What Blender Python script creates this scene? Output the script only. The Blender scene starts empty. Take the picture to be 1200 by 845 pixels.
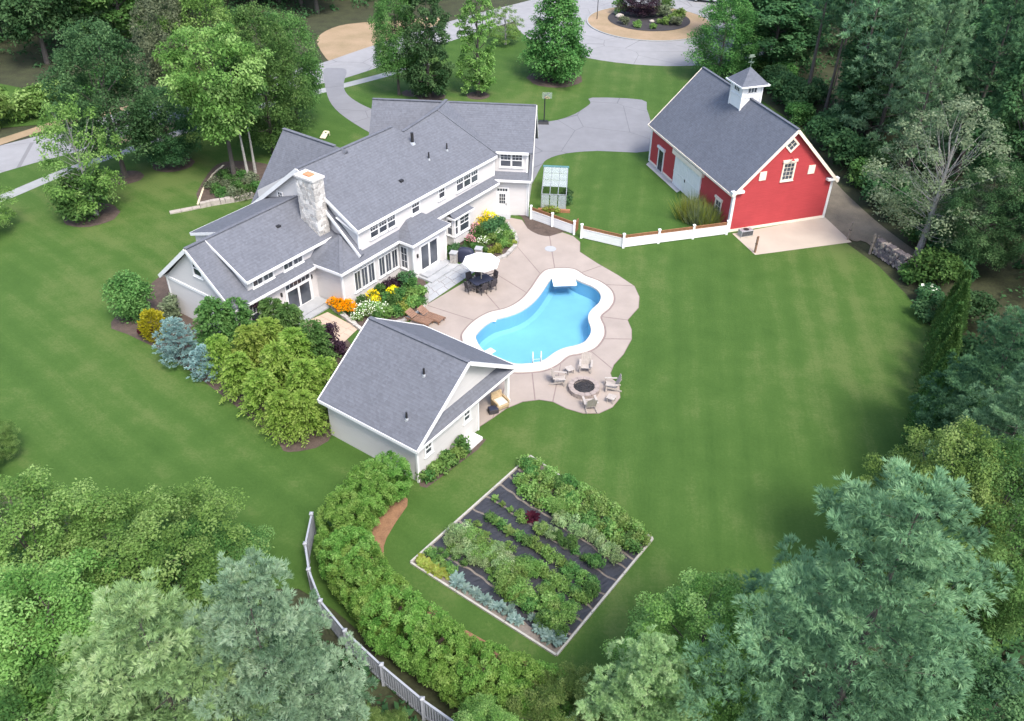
import bpy, math, random
import numpy as np
from mathutils import Vector, Matrix

# ------------------------------------------------------------------ camera, sky, sun, exposure
scene = bpy.context.scene
col = scene.collection
PI = math.pi
R = math.radians

cam_d = bpy.data.cameras.new('camera')
cam_d.sensor_width = 36.0
cam_d.lens = 30.39
cam_d.clip_start = 0.5
cam_d.clip_end = 1500.0
cam = bpy.data.objects.new('camera', cam_d)
col.objects.link(cam)
_pitch, _roll = R(36.58), R(0.9075)
_fw = Vector((0, math.cos(_pitch), -math.sin(_pitch)))
_up = Vector((0, math.sin(_pitch), math.cos(_pitch)))
_rt = Vector((1, 0, 0))
_r = _rt * math.cos(_roll) + _up * math.sin(_roll)
_u = _up * math.cos(_roll) - _rt * math.sin(_roll)
_m = Matrix((_r, _u, -_fw)).transposed().to_4x4()
_m.translation = (0, 0, 34.0)
cam.matrix_world = _m
scene.camera = cam

SUN_AZ = R(-60)          # direction towards the sun, measured from +X
SUN_EL = R(56)
world = bpy.data.worlds.new('World')
scene.world = world
world.use_nodes = True
nt = world.node_tree
for n in list(nt.nodes): nt.nodes.remove(n)
wo = nt.nodes.new('ShaderNodeOutputWorld')
bg = nt.nodes.new('ShaderNodeBackground')
sk = nt.nodes.new('ShaderNodeTexSky')
sk.sky_type = 'NISHITA'
sk.sun_disc = False
sk.sun_elevation = SUN_EL
sk.sun_rotation = PI / 2 - SUN_AZ
sk.air_density = 1.0
sk.dust_density = 3.0
sk.ozone_density = 1.0
bg.inputs['Strength'].default_value = 0.15
nt.links.new(sk.outputs[0], bg.inputs[0])
nt.links.new(bg.outputs[0], wo.inputs[0])

sun_d = bpy.data.lights.new('sun', 'SUN')
sun_d.energy = 1.5
sun_d.angle = R(17)
sun_d.color = (1.0, 0.95, 0.87)
sun = bpy.data.objects.new('sun', sun_d)
col.objects.link(sun)
_sd = Vector((math.cos(SUN_AZ) * math.cos(SUN_EL), math.sin(SUN_AZ) * math.cos(SUN_EL), math.sin(SUN_EL)))
sun.rotation_euler = _sd.to_track_quat('Z', 'Y').to_euler()
sun.location = (60, -20, 90)

vs = scene.view_settings
vs.view_transform = 'Standard'
vs.look = 'None'
vs.exposure = 1.5
vs.gamma = 1.0
vs.use_curve_mapping = False
scene.cycles.max_bounces = 7
scene.cycles.diffuse_bounces = 5
scene.cycles.glossy_bounces = 2
scene.cycles.transmission_bounces = 3
scene.cycles.transparent_max_bounces = 6

# ------------------------------------------------------------------ materials
def _nodes(name):
    m = bpy.data.materials.new(name)
    m.use_nodes = True
    t = m.node_tree
    for n in list(t.nodes): t.nodes.remove(n)
    out = t.nodes.new('ShaderNodeOutputMaterial')
    p = t.nodes.new('ShaderNodeBsdfPrincipled')
    t.links.new(p.outputs[0], out.inputs[0])
    return m, t, p, out

def _c(c): return (c[0], c[1], c[2], 1.0)

def _noise(t, scale, detail=4, rough=0.6, vec=None):
    n = t.nodes.new('ShaderNodeTexNoise')
    n.inputs['Scale'].default_value = scale
    n.inputs['Detail'].default_value = detail
    n.inputs['Roughness'].default_value = rough
    if vec is not None: t.links.new(vec, n.inputs['Vector'])
    return n.outputs['Fac']

def _ramp(t, fac, stops):
    r = t.nodes.new('ShaderNodeValToRGB')
    e = r.color_ramp.elements
    while len(e) < len(stops): e.new(0.5)
    for i, (p, c) in enumerate(stops):
        e[i].position = p
        e[i].color = _c(c)
    t.links.new(fac, r.inputs[0])
    return r.outputs[0]

def _mixc(t, fac, a, b, mode='MIX'):
    n = t.nodes.new('ShaderNodeMix')
    n.data_type = 'RGBA'
    n.blend_type = mode
    for sock, v in ((n.inputs[0], fac), (n.inputs[6], a), (n.inputs[7], b)):
        if hasattr(v, 'is_output'): t.links.new(v, sock)
        elif isinstance(v, (int, float)): sock.default_value = v
        else: sock.default_value = _c(v)
    return n.outputs[2]

def _math(t, op, a, b=None, c=None):
    n = t.nodes.new('ShaderNodeMath')
    n.operation = op
    for i, v in enumerate((a, b, c)):
        if v is None: continue
        if hasattr(v, 'is_output'): t.links.new(v, n.inputs[i])
        else: n.inputs[i].default_value = v
    return n.outputs[0]

def _obj(t):
    return t.nodes.new('ShaderNodeTexCoord').outputs['Object']

def _bump(t, p, h, strength=0.3, dist=0.02):
    b = t.nodes.new('ShaderNodeBump')
    b.inputs['Strength'].default_value = strength
    b.inputs['Distance'].default_value = dist
    t.links.new(h, b.inputs['Height'])
    t.links.new(b.outputs[0], p.inputs['Normal'])

def mat(name, c, var=0.25, scale=3.0, rough=0.7, bump=0.15, c2=None, fine=30.0, metallic=0.0, spec=0.4):
    m, t, p, o = _nodes(name)
    v = _obj(t)
    a = _noise(t, scale, 5, 0.6, v)
    b = _noise(t, fine, 3, 0.6, v)
    d = tuple(x * (1 - var) for x in c)
    l = tuple(min(1, x * (1 + var)) for x in c) if c2 is None else c2
    c1 = _ramp(t, a, [(0.3, d), (0.7, l)])
    c3 = _mixc(t, 0.5 * min(1, var * 2), c1, _ramp(t, b, [(0.3, d), (0.7, l)]))
    t.links.new(c3, p.inputs['Base Color'])
    p.inputs['Roughness'].default_value = rough
    p.inputs['Metallic'].default_value = metallic
    p.inputs['Specular IOR Level'].default_value = spec
    if bump: _bump(t, p, b, bump, 0.02)
    return m

def leafmat(name, dark, mid, light, trans=0.45, rough=0.7, var=0.4):
    m, t, p, o = _nodes(name)
    at = t.nodes.new('ShaderNodeAttribute')
    at.attribute_name = 'tint'
    oi = t.nodes.new('ShaderNodeObjectInfo')
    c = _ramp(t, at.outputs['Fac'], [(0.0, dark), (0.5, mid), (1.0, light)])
    hs = t.nodes.new('ShaderNodeHueSaturation')
    t.links.new(c, hs.inputs['Color'])
    t.links.new(_math(t, 'MULTIPLY_ADD', oi.outputs['Random'], 0.03, 0.485), hs.inputs['Hue'])
    t.links.new(_math(t, 'MULTIPLY_ADD', oi.outputs['Random'], var, 1 - var / 2), hs.inputs['Value'])
    t.links.new(hs.outputs[0], p.inputs['Base Color'])
    p.inputs['Roughness'].default_value = rough
    p.inputs['Specular IOR Level'].default_value = 0.08
    hs.inputs['Saturation'].default_value = 1.04
    tr = t.nodes.new('ShaderNodeBsdfTranslucent')
    t.links.new(hs.outputs[0], tr.inputs['Color'])
    mx = t.nodes.new('ShaderNodeMixShader')
    mx.inputs[0].default_value = trans
    t.links.new(p.outputs[0], mx.inputs[1])
    t.links.new(tr.outputs[0], mx.inputs[2])
    t.links.new(mx.outputs[0], o.inputs[0])
    return m

def shinglemat(name, base):
    m, t, p, o = _nodes(name)
    v = _obj(t)
    sx = t.nodes.new('ShaderNodeSeparateXYZ')
    t.links.new(v, sx.inputs[0])
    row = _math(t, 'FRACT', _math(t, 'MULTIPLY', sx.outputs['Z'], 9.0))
    vo = t.nodes.new('ShaderNodeTexVoronoi')
    vo.inputs['Scale'].default_value = 5.5
    t.links.new(v, vo.inputs['Vector'])
    bw = t.nodes.new('ShaderNodeRGBToBW')
    t.links.new(vo.outputs['Color'], bw.inputs[0])
    big = _noise(t, 0.45, 5, 0.65, v)
    fine = _noise(t, 22, 3, 0.7, v)
    mixed = _math(t, 'ADD', _math(t, 'MULTIPLY', bw.outputs[0], 0.34), _math(t, 'ADD', _math(t, 'MULTIPLY', big, 0.30), _math(t, 'MULTIPLY', fine, 0.36)))
    d = tuple(x * 0.80 for x in base)
    l = tuple(x * 1.2 for x in base)
    c1 = _ramp(t, mixed, [(0.28, d), (0.78, l)])
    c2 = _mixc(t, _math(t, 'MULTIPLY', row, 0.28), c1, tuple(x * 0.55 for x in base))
    t.links.new(c2, p.inputs['Base Color'])
    p.inputs['Roughness'].default_value = 0.85
    p.inputs['Specular IOR Level'].default_value = 0.25
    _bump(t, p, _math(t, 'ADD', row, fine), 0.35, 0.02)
    return m

def sidingmat(name, base, rows=8.0, dirt=0.12):
    m, t, p, o = _nodes(name)
    v = _obj(t)
    sx = t.nodes.new('ShaderNodeSeparateXYZ')
    t.links.new(v, sx.inputs[0])
    row = _math(t, 'FRACT', _math(t, 'MULTIPLY', sx.outputs['Z'], rows))
    big = _noise(t, 0.7, 5, 0.65, v)
    mp = t.nodes.new('ShaderNodeMapping')
    mp.inputs['Scale'].default_value = (0.8, 0.8, 7)
    t.links.new(v, mp.inputs[0])
    strk = _noise(t, 1.0, 4, 0.6, mp.outputs[0])
    f = _math(t, 'ADD', _math(t, 'MULTIPLY', big, 0.5), _math(t, 'MULTIPLY', strk, 0.5))
    c1 = _ramp(t, f, [(0.3, tuple(x * (1 - dirt) for x in base)), (0.7, tuple(min(1, x * (1 + dirt * 0.7)) for x in base))])
    edge = _math(t, 'GREATER_THAN', row, 0.86)
    c2 = _mixc(t, _math(t, 'MULTIPLY', edge, 0.35), c1, tuple(x * 0.6 for x in base))
    t.links.new(c2, p.inputs['Base Color'])
    p.inputs['Roughness'].default_value = 0.65
    p.inputs['Specular IOR Level'].default_value = 0.3
    _bump(t, p, row, 0.4, 0.012)
    return m

def stonemat(name, a, b, c, scale=3.5):
    m, t, p, o = _nodes(name)
    v = _obj(t)
    n0 = t.nodes.new('ShaderNodeTexNoise'); n0.inputs['Scale'].default_value = 2.0
    t.links.new(v, n0.inputs['Vector'])
    vv = _mixc(t, 0.12, v, n0.outputs['Color'])
    vo = t.nodes.new('ShaderNodeTexVoronoi'); vo.inputs['Scale'].default_value = scale
    t.links.new(vv, vo.inputs['Vector'])
    bw = t.nodes.new('ShaderNodeRGBToBW'); t.links.new(vo.outputs['Color'], bw.inputs[0])
    ve = t.nodes.new('ShaderNodeTexVoronoi'); ve.feature = 'DISTANCE_TO_EDGE'; ve.inputs['Scale'].default_value = scale
    t.links.new(vv, ve.inputs['Vector'])
    c1 = _ramp(t, bw.outputs[0], [(0.15, a), (0.5, b), (0.8, c)])
    fn = _noise(t, 14, 4, 0.7, v)
    c2 = _mixc(t, 0.35, c1, _ramp(t, fn, [(0.3, a), (0.7, c)]))
    t.links.new(c2, p.inputs['Base Color'])
    p.inputs['Roughness'].default_value = 0.85
    _bump(t, p, fn, 0.4, 0.03)
    return m

def glassmat():
    m, t, p, o = _nodes('window_glass')
    v = _obj(t)
    n = _noise(t, 0.6, 2, 0.5, v)
    t.links.new(_ramp(t, n, [(0.3, (0.025, 0.03, 0.04)), (0.7, (0.09, 0.10, 0.12))]), p.inputs['Base Color'])
    p.inputs['Roughness'].default_value = 0.08
    p.inputs['Specular IOR Level'].default_value = 0.6
    return m

def watermat():
    m, t, p, o = _nodes('pool_water')
    t.nodes.remove(p)
    tr = t.nodes.new('ShaderNodeBsdfTransparent'); tr.inputs[0].default_value = (0.74, 0.91, 0.97, 1)
    gl = t.nodes.new('ShaderNodeBsdfGlossy'); gl.inputs['Roughness'].default_value = 0.06
    fr = t.nodes.new('ShaderNodeFresnel'); fr.inputs[0].default_value = 1.33
    b = t.nodes.new('ShaderNodeBump'); b.inputs['Strength'].default_value = 0.12; b.inputs['Distance'].default_value = 0.03
    v = _obj(t)
    t.links.new(_noise(t, 1.6, 4, 0.6, v), b.inputs['Height'])
    t.links.new(b.outputs[0], gl.inputs['Normal']); t.links.new(b.outputs[0], fr.inputs['Normal'])
    mx = t.nodes.new('ShaderNodeMixShader')
    t.links.new(fr.outputs[0], mx.inputs[0]); t.links.new(tr.outputs[0], mx.inputs[1]); t.links.new(gl.outputs[0], mx.inputs[2])
    t.links.new(mx.outputs[0], o.inputs[0])
    return m

def lawnmat(name, dark, mid, light):
    m, t, p, o = _nodes(name)
    v = _obj(t)
    big = _noise(t, 0.05, 4, 0.55, v)
    med = _noise(t, 0.45, 5, 0.65, v)
    fine = _noise(t, 6, 6, 0.8, v)
    sp = t.nodes.new('ShaderNodeSeparateXYZ'); t.links.new(v, sp.inputs[0])
    side = t.nodes.new('ShaderNodeMapRange'); side.inputs[1].default_value = -5; side.inputs[2].default_value = 3
    t.links.new(sp.outputs['X'], side.inputs[0])
    wob = _noise(t, 0.1, 3, 0.5, v)
    vals = []
    for deg, w in ((41, 2.3), (98, 2.0)):       # mower runs on the two sides of the house
        mp = t.nodes.new('ShaderNodeMapping'); mp.inputs['Rotation'].default_value = (0, 0, R(deg))
        t.links.new(v, mp.inputs[0])
        sx = t.nodes.new('ShaderNodeSeparateXYZ'); t.links.new(mp.outputs[0], sx.inputs[0])
        yy = _math(t, 'MULTIPLY_ADD', wob, 2.0, sx.outputs['Y'])
        st = _math(t, 'SINE', _math(t, 'MULTIPLY', yy, 2 * PI / w))
        ms = t.nodes.new('ShaderNodeMapping'); ms.inputs['Scale'].default_value = (0.07, 1.3, 1.0)
        t.links.new(mp.outputs[0], ms.inputs[0])
        vals.append(_math(t, 'MULTIPLY_ADD', st, 0.030, _math(t, 'MULTIPLY', _noise(t, 1.0, 5, 0.7, ms.outputs[0]), 0.22)))
    n = t.nodes.new('ShaderNodeMix'); t.links.new(side.outputs[0], n.inputs[0]); t.links.new(vals[0], n.inputs[2]); t.links.new(vals[1], n.inputs[3])
    f = _math(t, 'ADD', n.outputs[0], _math(t, 'MULTIPLY', big, 0.75))
    f = _math(t, 'ADD', f, _math(t, 'MULTIPLY', med, 0.36))
    f = _math(t, 'ADD', f, _math(t, 'MULTIPLY', fine, 0.42))
    lo = 0.5 * (0.22 + 0.75 + 0.36 + 0.42)
    c = _ramp(t, f, [(lo - 0.22, dark), (lo, mid), (lo + 0.21, light)])
    t.links.new(c, p.inputs['Base Color'])
    p.inputs['Roughness'].default_value = 0.9
    p.inputs['Specular IOR Level'].default_value = 0.15
    _bump(t, p, fine, 0.6, 0.05)
    return m

M = {}
M['lawn'] = lawnmat('lawn_grass', (0.030, 0.071, 0.012), (0.048, 0.097, 0.019), (0.080, 0.118, 0.033))
M['litter'] = mat('leaf_litter', (0.030, 0.030, 0.016), 0.5, 0.6, 0.95, 0.5, c2=(0.050, 0.060, 0.024), fine=6)
def asphaltmat(name, c):
    m, t, p, o = _nodes(name); v = _obj(t)
    a = _noise(t, .22, 6, .7, v); b = _noise(t, 14, 4, .7, v); w = _noise(t, 1.1, 5, .6, v)
    ve = t.nodes.new('ShaderNodeTexVoronoi'); ve.feature = 'DISTANCE_TO_EDGE'; ve.inputs['Scale'].default_value = .16
    wv = _mixc(t, .06, v, t.nodes.new('ShaderNodeTexNoise').outputs['Color']); t.links.new(wv, ve.inputs['Vector'])
    f = _math(t, 'ADD', _math(t, 'MULTIPLY', a, .5), _math(t, 'ADD', _math(t, 'MULTIPLY', w, .25), _math(t, 'MULTIPLY', b, .25)))
    c1 = _ramp(t, f, [(.3, tuple(x * .78 for x in c)), (.7, tuple(x * 1.18 for x in c))])
    cr = _math(t, 'LESS_THAN', ve.outputs['Distance'], .006)
    t.links.new(_mixc(t, _math(t, 'MULTIPLY', cr, .5), c1, tuple(x * .4 for x in c)), p.inputs['Base Color'])
    p.inputs['Roughness'].default_value = .9; _bump(t, p, b, .2, .02); return m
M['asphalt'] = asphaltmat('asphalt', (0.235, 0.235, 0.243))
M['drive'] = asphaltmat('driveway_asphalt', (0.168, 0.171, 0.185))
M['walk'] = mat('sidewalk_concrete', (0.26, 0.27, 0.27), 0.12, 0.8, 0.9, 0.2)
M['dry'] = mat('dry_grass', (0.26, 0.20, 0.11), 0.28, 0.25, 0.95, 0.4, c2=(0.32, 0.23, 0.15), fine=5)
M['mulch'] = mat('bark_mulch', (0.075, 0.055, 0.045), 0.45, 2, 0.95, 0.6, fine=12)
M['redmulch'] = mat('cedar_mulch', (0.20, 0.11, 0.06), 0.4, 2, 0.95, 0.6, fine=12)
M['darkmulch'] = mat('dark_mulch', (0.035, 0.032, 0.035), 0.4, 2, 0.95, 0.6, fine=12)
M['slab'] = mat('stamped_concrete', (0.285, 0.242, 0.211), 0.12, 0.5, 0.8, 0.2, fine=9)
M['joint'] = mat('patio_joint', (0.20, 0.155, 0.142), 0.15, 2, 0.9, 0.2)
M['bluestone'] = mat('bluestone', (0.30, 0.31, 0.32), 0.16, 0.9, 0.8, 0.2)
M['tan'] = mat('tan_paving', (0.42, 0.325, 0.25), 0.10, 0.8, 0.85, 0.2)
M['coping'] = mat('pool_coping', (0.455, 0.415, 0.37), 0.06, 1.0, 0.7, 0.1)
M['liner'] = mat('pool_liner', (0.245, 0.455, 0.60), 0.10, 0.35, 0.5, 0.0)
M['poolwhite'] = mat('pool_step_white', (0.78, 0.82, 0.84), 0.03, 1.0, 0.4, 0.0)
M['water'] = watermat()
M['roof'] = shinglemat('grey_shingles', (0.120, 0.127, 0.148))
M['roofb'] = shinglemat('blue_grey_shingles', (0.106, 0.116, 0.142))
M['siding'] = sidingmat('cream_clapboard', (0.545, 0.525, 0.518), 9.0, 0.05)
M['trim'] = mat('white_trim', (0.66, 0.66, 0.66), 0.04, 1.5, 0.5, 0.0)
M['creamtrim'] = mat('cream_trim', (0.70, 0.62, 0.52), 0.05, 1.5, 0.55, 0.0)
M['red'] = sidingmat('red_barn_boards', (0.385, 0.048, 0.054), 6.5, 0.16)
M['glass'] = glassmat()
M['chimstone'] = stonemat('chimney_stone', (0.22, 0.21, 0.20), (0.45, 0.43, 0.41), (0.68, 0.66, 0.63), 3.2)
M['greystone'] = stonemat('grey_field_stone', (0.20, 0.19, 0.18), (0.33, 0.31, 0.29), (0.45, 0.42, 0.38), 3.0)
M['mortar'] = mat('mortar', (0.50, 0.48, 0.46), 0.1, 3, 0.9, 0.2)
M['firestone'] = mat('fire_pit_stone', (0.27, 0.225, 0.205), 0.25, 4, 0.9, 0.3)
M['clay'] = mat('clay_flue', (0.45, 0.20, 0.10), 0.2, 3, 0.8, 0.1)
M['blackmetal'] = mat('black_metal', (0.02, 0.02, 0.022), 0.2, 5, 0.5, 0.0)
M['greymetal'] = mat('grey_metal', (0.34, 0.36, 0.38), 0.12, 3, 0.45, 0.0, metallic=0.4)
M['copper'] = mat('aged_copper', (0.22, 0.28, 0.22), 0.2, 5, 0.5, 0.0, metallic=0.4)
M['vinylgrey'] = mat('grey_vinyl', (0.30, 0.32, 0.36), 0.06, 2, 0.5, 0.0)
M['vinylwhite'] = mat('white_vinyl', (0.68, 0.68, 0.68), 0.03, 2, 0.5, 0.0)
M['cedar'] = mat('weathered_cedar', (0.26, 0.12, 0.06), 0.3, 4, 0.8, 0.2)
M['wood'] = mat('brown_wood', (0.20, 0.115, 0.075), 0.3, 4, 0.7, 0.2)
M['oldwood'] = mat('old_grey_wood', (0.23, 0.20, 0.17), 0.25, 4, 0.85, 0.3)
M['palewood'] = mat('pale_wood', (0.55, 0.48, 0.36), 0.12, 4, 0.7, 0.1)
M['teak'] = mat('silvered_teak', (0.34, 0.305, 0.275), 0.15, 5, 0.75, 0.2)
M['bark'] = mat('grey_bark', (0.075, 0.066, 0.058), 0.35, 4, 0.95, 0.6, fine=14)
M['birchw'] = mat('birch_bark', (0.30, 0.29, 0.265), 0.30, 5, 0.85, 0.3, fine=14)
M['birch'] = mat('pale_bark', (0.26, 0.25, 0.235), 0.30, 5, 0.85, 0.3, fine=14)
M['canvas'] = mat('white_canvas', (0.82, 0.81, 0.78), 0.03, 2, 0.8, 0.0)
M['navy'] = mat('dark_navy_cover', (0.022, 0.026, 0.050), 0.2, 3, 0.6, 0.0)
M['wicker'] = mat('dark_wicker', (0.045, 0.040, 0.045), 0.3, 20, 0.7, 0.4)
M['tanwicker'] = mat('tan_wicker', (0.36, 0.27, 0.16), 0.3, 14, 0.75, 0.4)
M['cushion'] = mat('cream_cushion', (0.55, 0.50, 0.42), 0.08, 4, 0.9, 0.1)
M['plastic'] = mat('black_plastic_mulch', (0.030, 0.031, 0.037), 0.3, 1.5, 0.45, 0.3)
M['soil'] = mat('garden_soil', (0.15, 0.130, 0.112), 0.35, 2, 0.95, 0.6, fine=10)
M['board'] = mat('weathered_border_board', (0.34, 0.33, 0.295), 0.18, 3, 0.85, 0.2)
M['gravel'] = mat('grey_gravel', (0.125, 0.108, 0.085), 0.35, 0.5, 0.95, 0.5, c2=(0.19, 0.165, 0.125), fine=9)
M['concpad'] = mat('concrete_pad', (0.36, 0.315, 0.26), 0.07, 0.5, 0.9, 0.1)
M['poly'] = mat('clear_panel', (0.45, 0.50, 0.52), 0.10, 1.5, 0.25, 0.0)
M['poly'].node_tree.nodes['Principled BSDF'].inputs['Alpha'].default_value = 0.42
M['acrylic'] = mat('clear_acrylic', (0.5, 0.55, 0.55), 0.05, 1.5, 0.2, 0.0)
M['acrylic'].node_tree.nodes['Principled BSDF'].inputs['Alpha'].default_value = 0.16
M['teal'] = mat('teal_metal', (0.07, 0.17, 0.18), 0.15, 2, 0.5, 0.0)
M['bark2'] = mat('log_bark', (0.15, 0.13, 0.135), 0.4, 6, 0.95, 0.5)
M['logend'] = mat('cut_log_end', (0.34, 0.29, 0.25), 0.3, 6, 0.9, 0.3)
M['carwhite'] = mat('white_car_paint', (0.75, 0.76, 0.78), 0.02, 1, 0.25, 0.0)
M['cardark'] = mat('dark_car_paint', (0.03, 0.032, 0.04), 0.1, 1, 0.25, 0.0)
M['rubber'] = mat('tyre_rubber', (0.02, 0.02, 0.02), 0.2, 5, 0.85, 0.0)
# foliage
M['f_pine'] = leafmat('pine_needles', (0.072, 0.15, 0.078), (0.195, 0.335, 0.185), (0.335, 0.49, 0.28))
M['f_bluepine'] = leafmat('blue_pine_needles', (0.115, 0.21, 0.125), (0.285, 0.435, 0.275), (0.45, 0.59, 0.41))
M['f_sage'] = leafmat('sage_pine_needles', (0.125, 0.21, 0.085), (0.295, 0.425, 0.195), (0.45, 0.56, 0.31))
M['f_dkpine'] = leafmat('dark_pine_needles', (0.034, 0.088, 0.044), (0.088, 0.182, 0.09), (0.175, 0.29, 0.14))
M['f_dark'] = leafmat('dark_leaves', (0.028, 0.078, 0.032), (0.068, 0.15, 0.062), (0.135, 0.245, 0.105))
M['f_mid'] = leafmat('green_leaves', (0.042, 0.108, 0.03), (0.098, 0.208, 0.062), (0.19, 0.32, 0.11))
M['f_light'] = leafmat('light_green_leaves', (0.075, 0.155, 0.038), (0.165, 0.285, 0.078), (0.29, 0.415, 0.15))
M['f_yellow'] = leafmat('yellow_green_leaves', (0.127, 0.167, 0.032), (0.247, 0.301, 0.063), (0.380, 0.414, 0.127))
M['f_olive'] = leafmat('olive_leaves', (0.062, 0.122, 0.03), (0.135, 0.225, 0.066), (0.245, 0.34, 0.12))
M['f_grey'] = leafmat('grey_green_leaves', (0.085, 0.115, 0.066), (0.165, 0.205, 0.12), (0.27, 0.31, 0.2))
M['f_purple'] = leafmat('purple_leaves', (0.022, 0.015, 0.022), (0.055, 0.032, 0.048), (0.105, 0.064, 0.088))
M['f_blue'] = leafmat('blue_spruce_needles', (0.11, 0.2, 0.19), (0.25, 0.39, 0.37), (0.4, 0.54, 0.51))
M['f_gold'] = leafmat('golden_needles', (0.16, 0.15, 0.014), (0.34, 0.30, 0.03), (0.50, 0.44, 0.08))
M['f_hedge'] = leafmat('hedge_sprays', (0.060, 0.150, 0.028), (0.150, 0.290, 0.066), (0.275, 0.42, 0.13), var=0.14)
M['f_cypress'] = leafmat('cypress_sprays', (0.08, 0.16, 0.03), (0.205, 0.325, 0.066), (0.36, 0.46, 0.135), var=0.25)
M['f_cabbage'] = leafmat('blue_green_leaves', (0.1, 0.165, 0.145), (0.2, 0.29, 0.255), (0.34, 0.43, 0.385))
M['f_red'] = leafmat('dark_red_leaves', (0.035, 0.008, 0.014), (0.075, 0.016, 0.024), (0.13, 0.035, 0.045))
M['p_orange'] = leafmat('orange_petals', (0.60, 0.20, 0.005), (0.80, 0.33, 0.01), (0.85, 0.45, 0.03), 0.15)
M['p_yellow'] = leafmat('yellow_petals', (0.55, 0.42, 0.01), (0.75, 0.58, 0.02), (0.80, 0.70, 0.10), 0.15)
M['p_white'] = leafmat('white_petals', (0.55, 0.60, 0.42), (0.70, 0.74, 0.60), (0.80, 0.80, 0.74), 0.15)
M['p_pink'] = leafmat('pink_petals', (0.45, 0.16, 0.20), (0.60, 0.28, 0.32), (0.68, 0.42, 0.44), 0.15)

# ------------------------------------------------------------------ geometry helpers
def link(o, parent=None):
    col.objects.link(o)
    if parent is not None: o.parent = parent
    return o

def tag(o, label=None, cat=None, group=None, kind=None):
    if label: o['label'] = label
    if cat: o['category'] = cat
    if group: o['group'] = group
    if kind: o['kind'] = kind
    return o

def empty(name, loc=(0, 0, 0), rz=0.0, label=None, cat=None, group=None):
    o = bpy.data.objects.new(name, None)
    o.empty_display_size = 0.3
    o.location = loc if len(loc) == 3 else (loc[0], loc[1], 0)
    o.rotation_euler = (0, 0, rz)
    link(o)
    return tag(o, label, cat, group)

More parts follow.
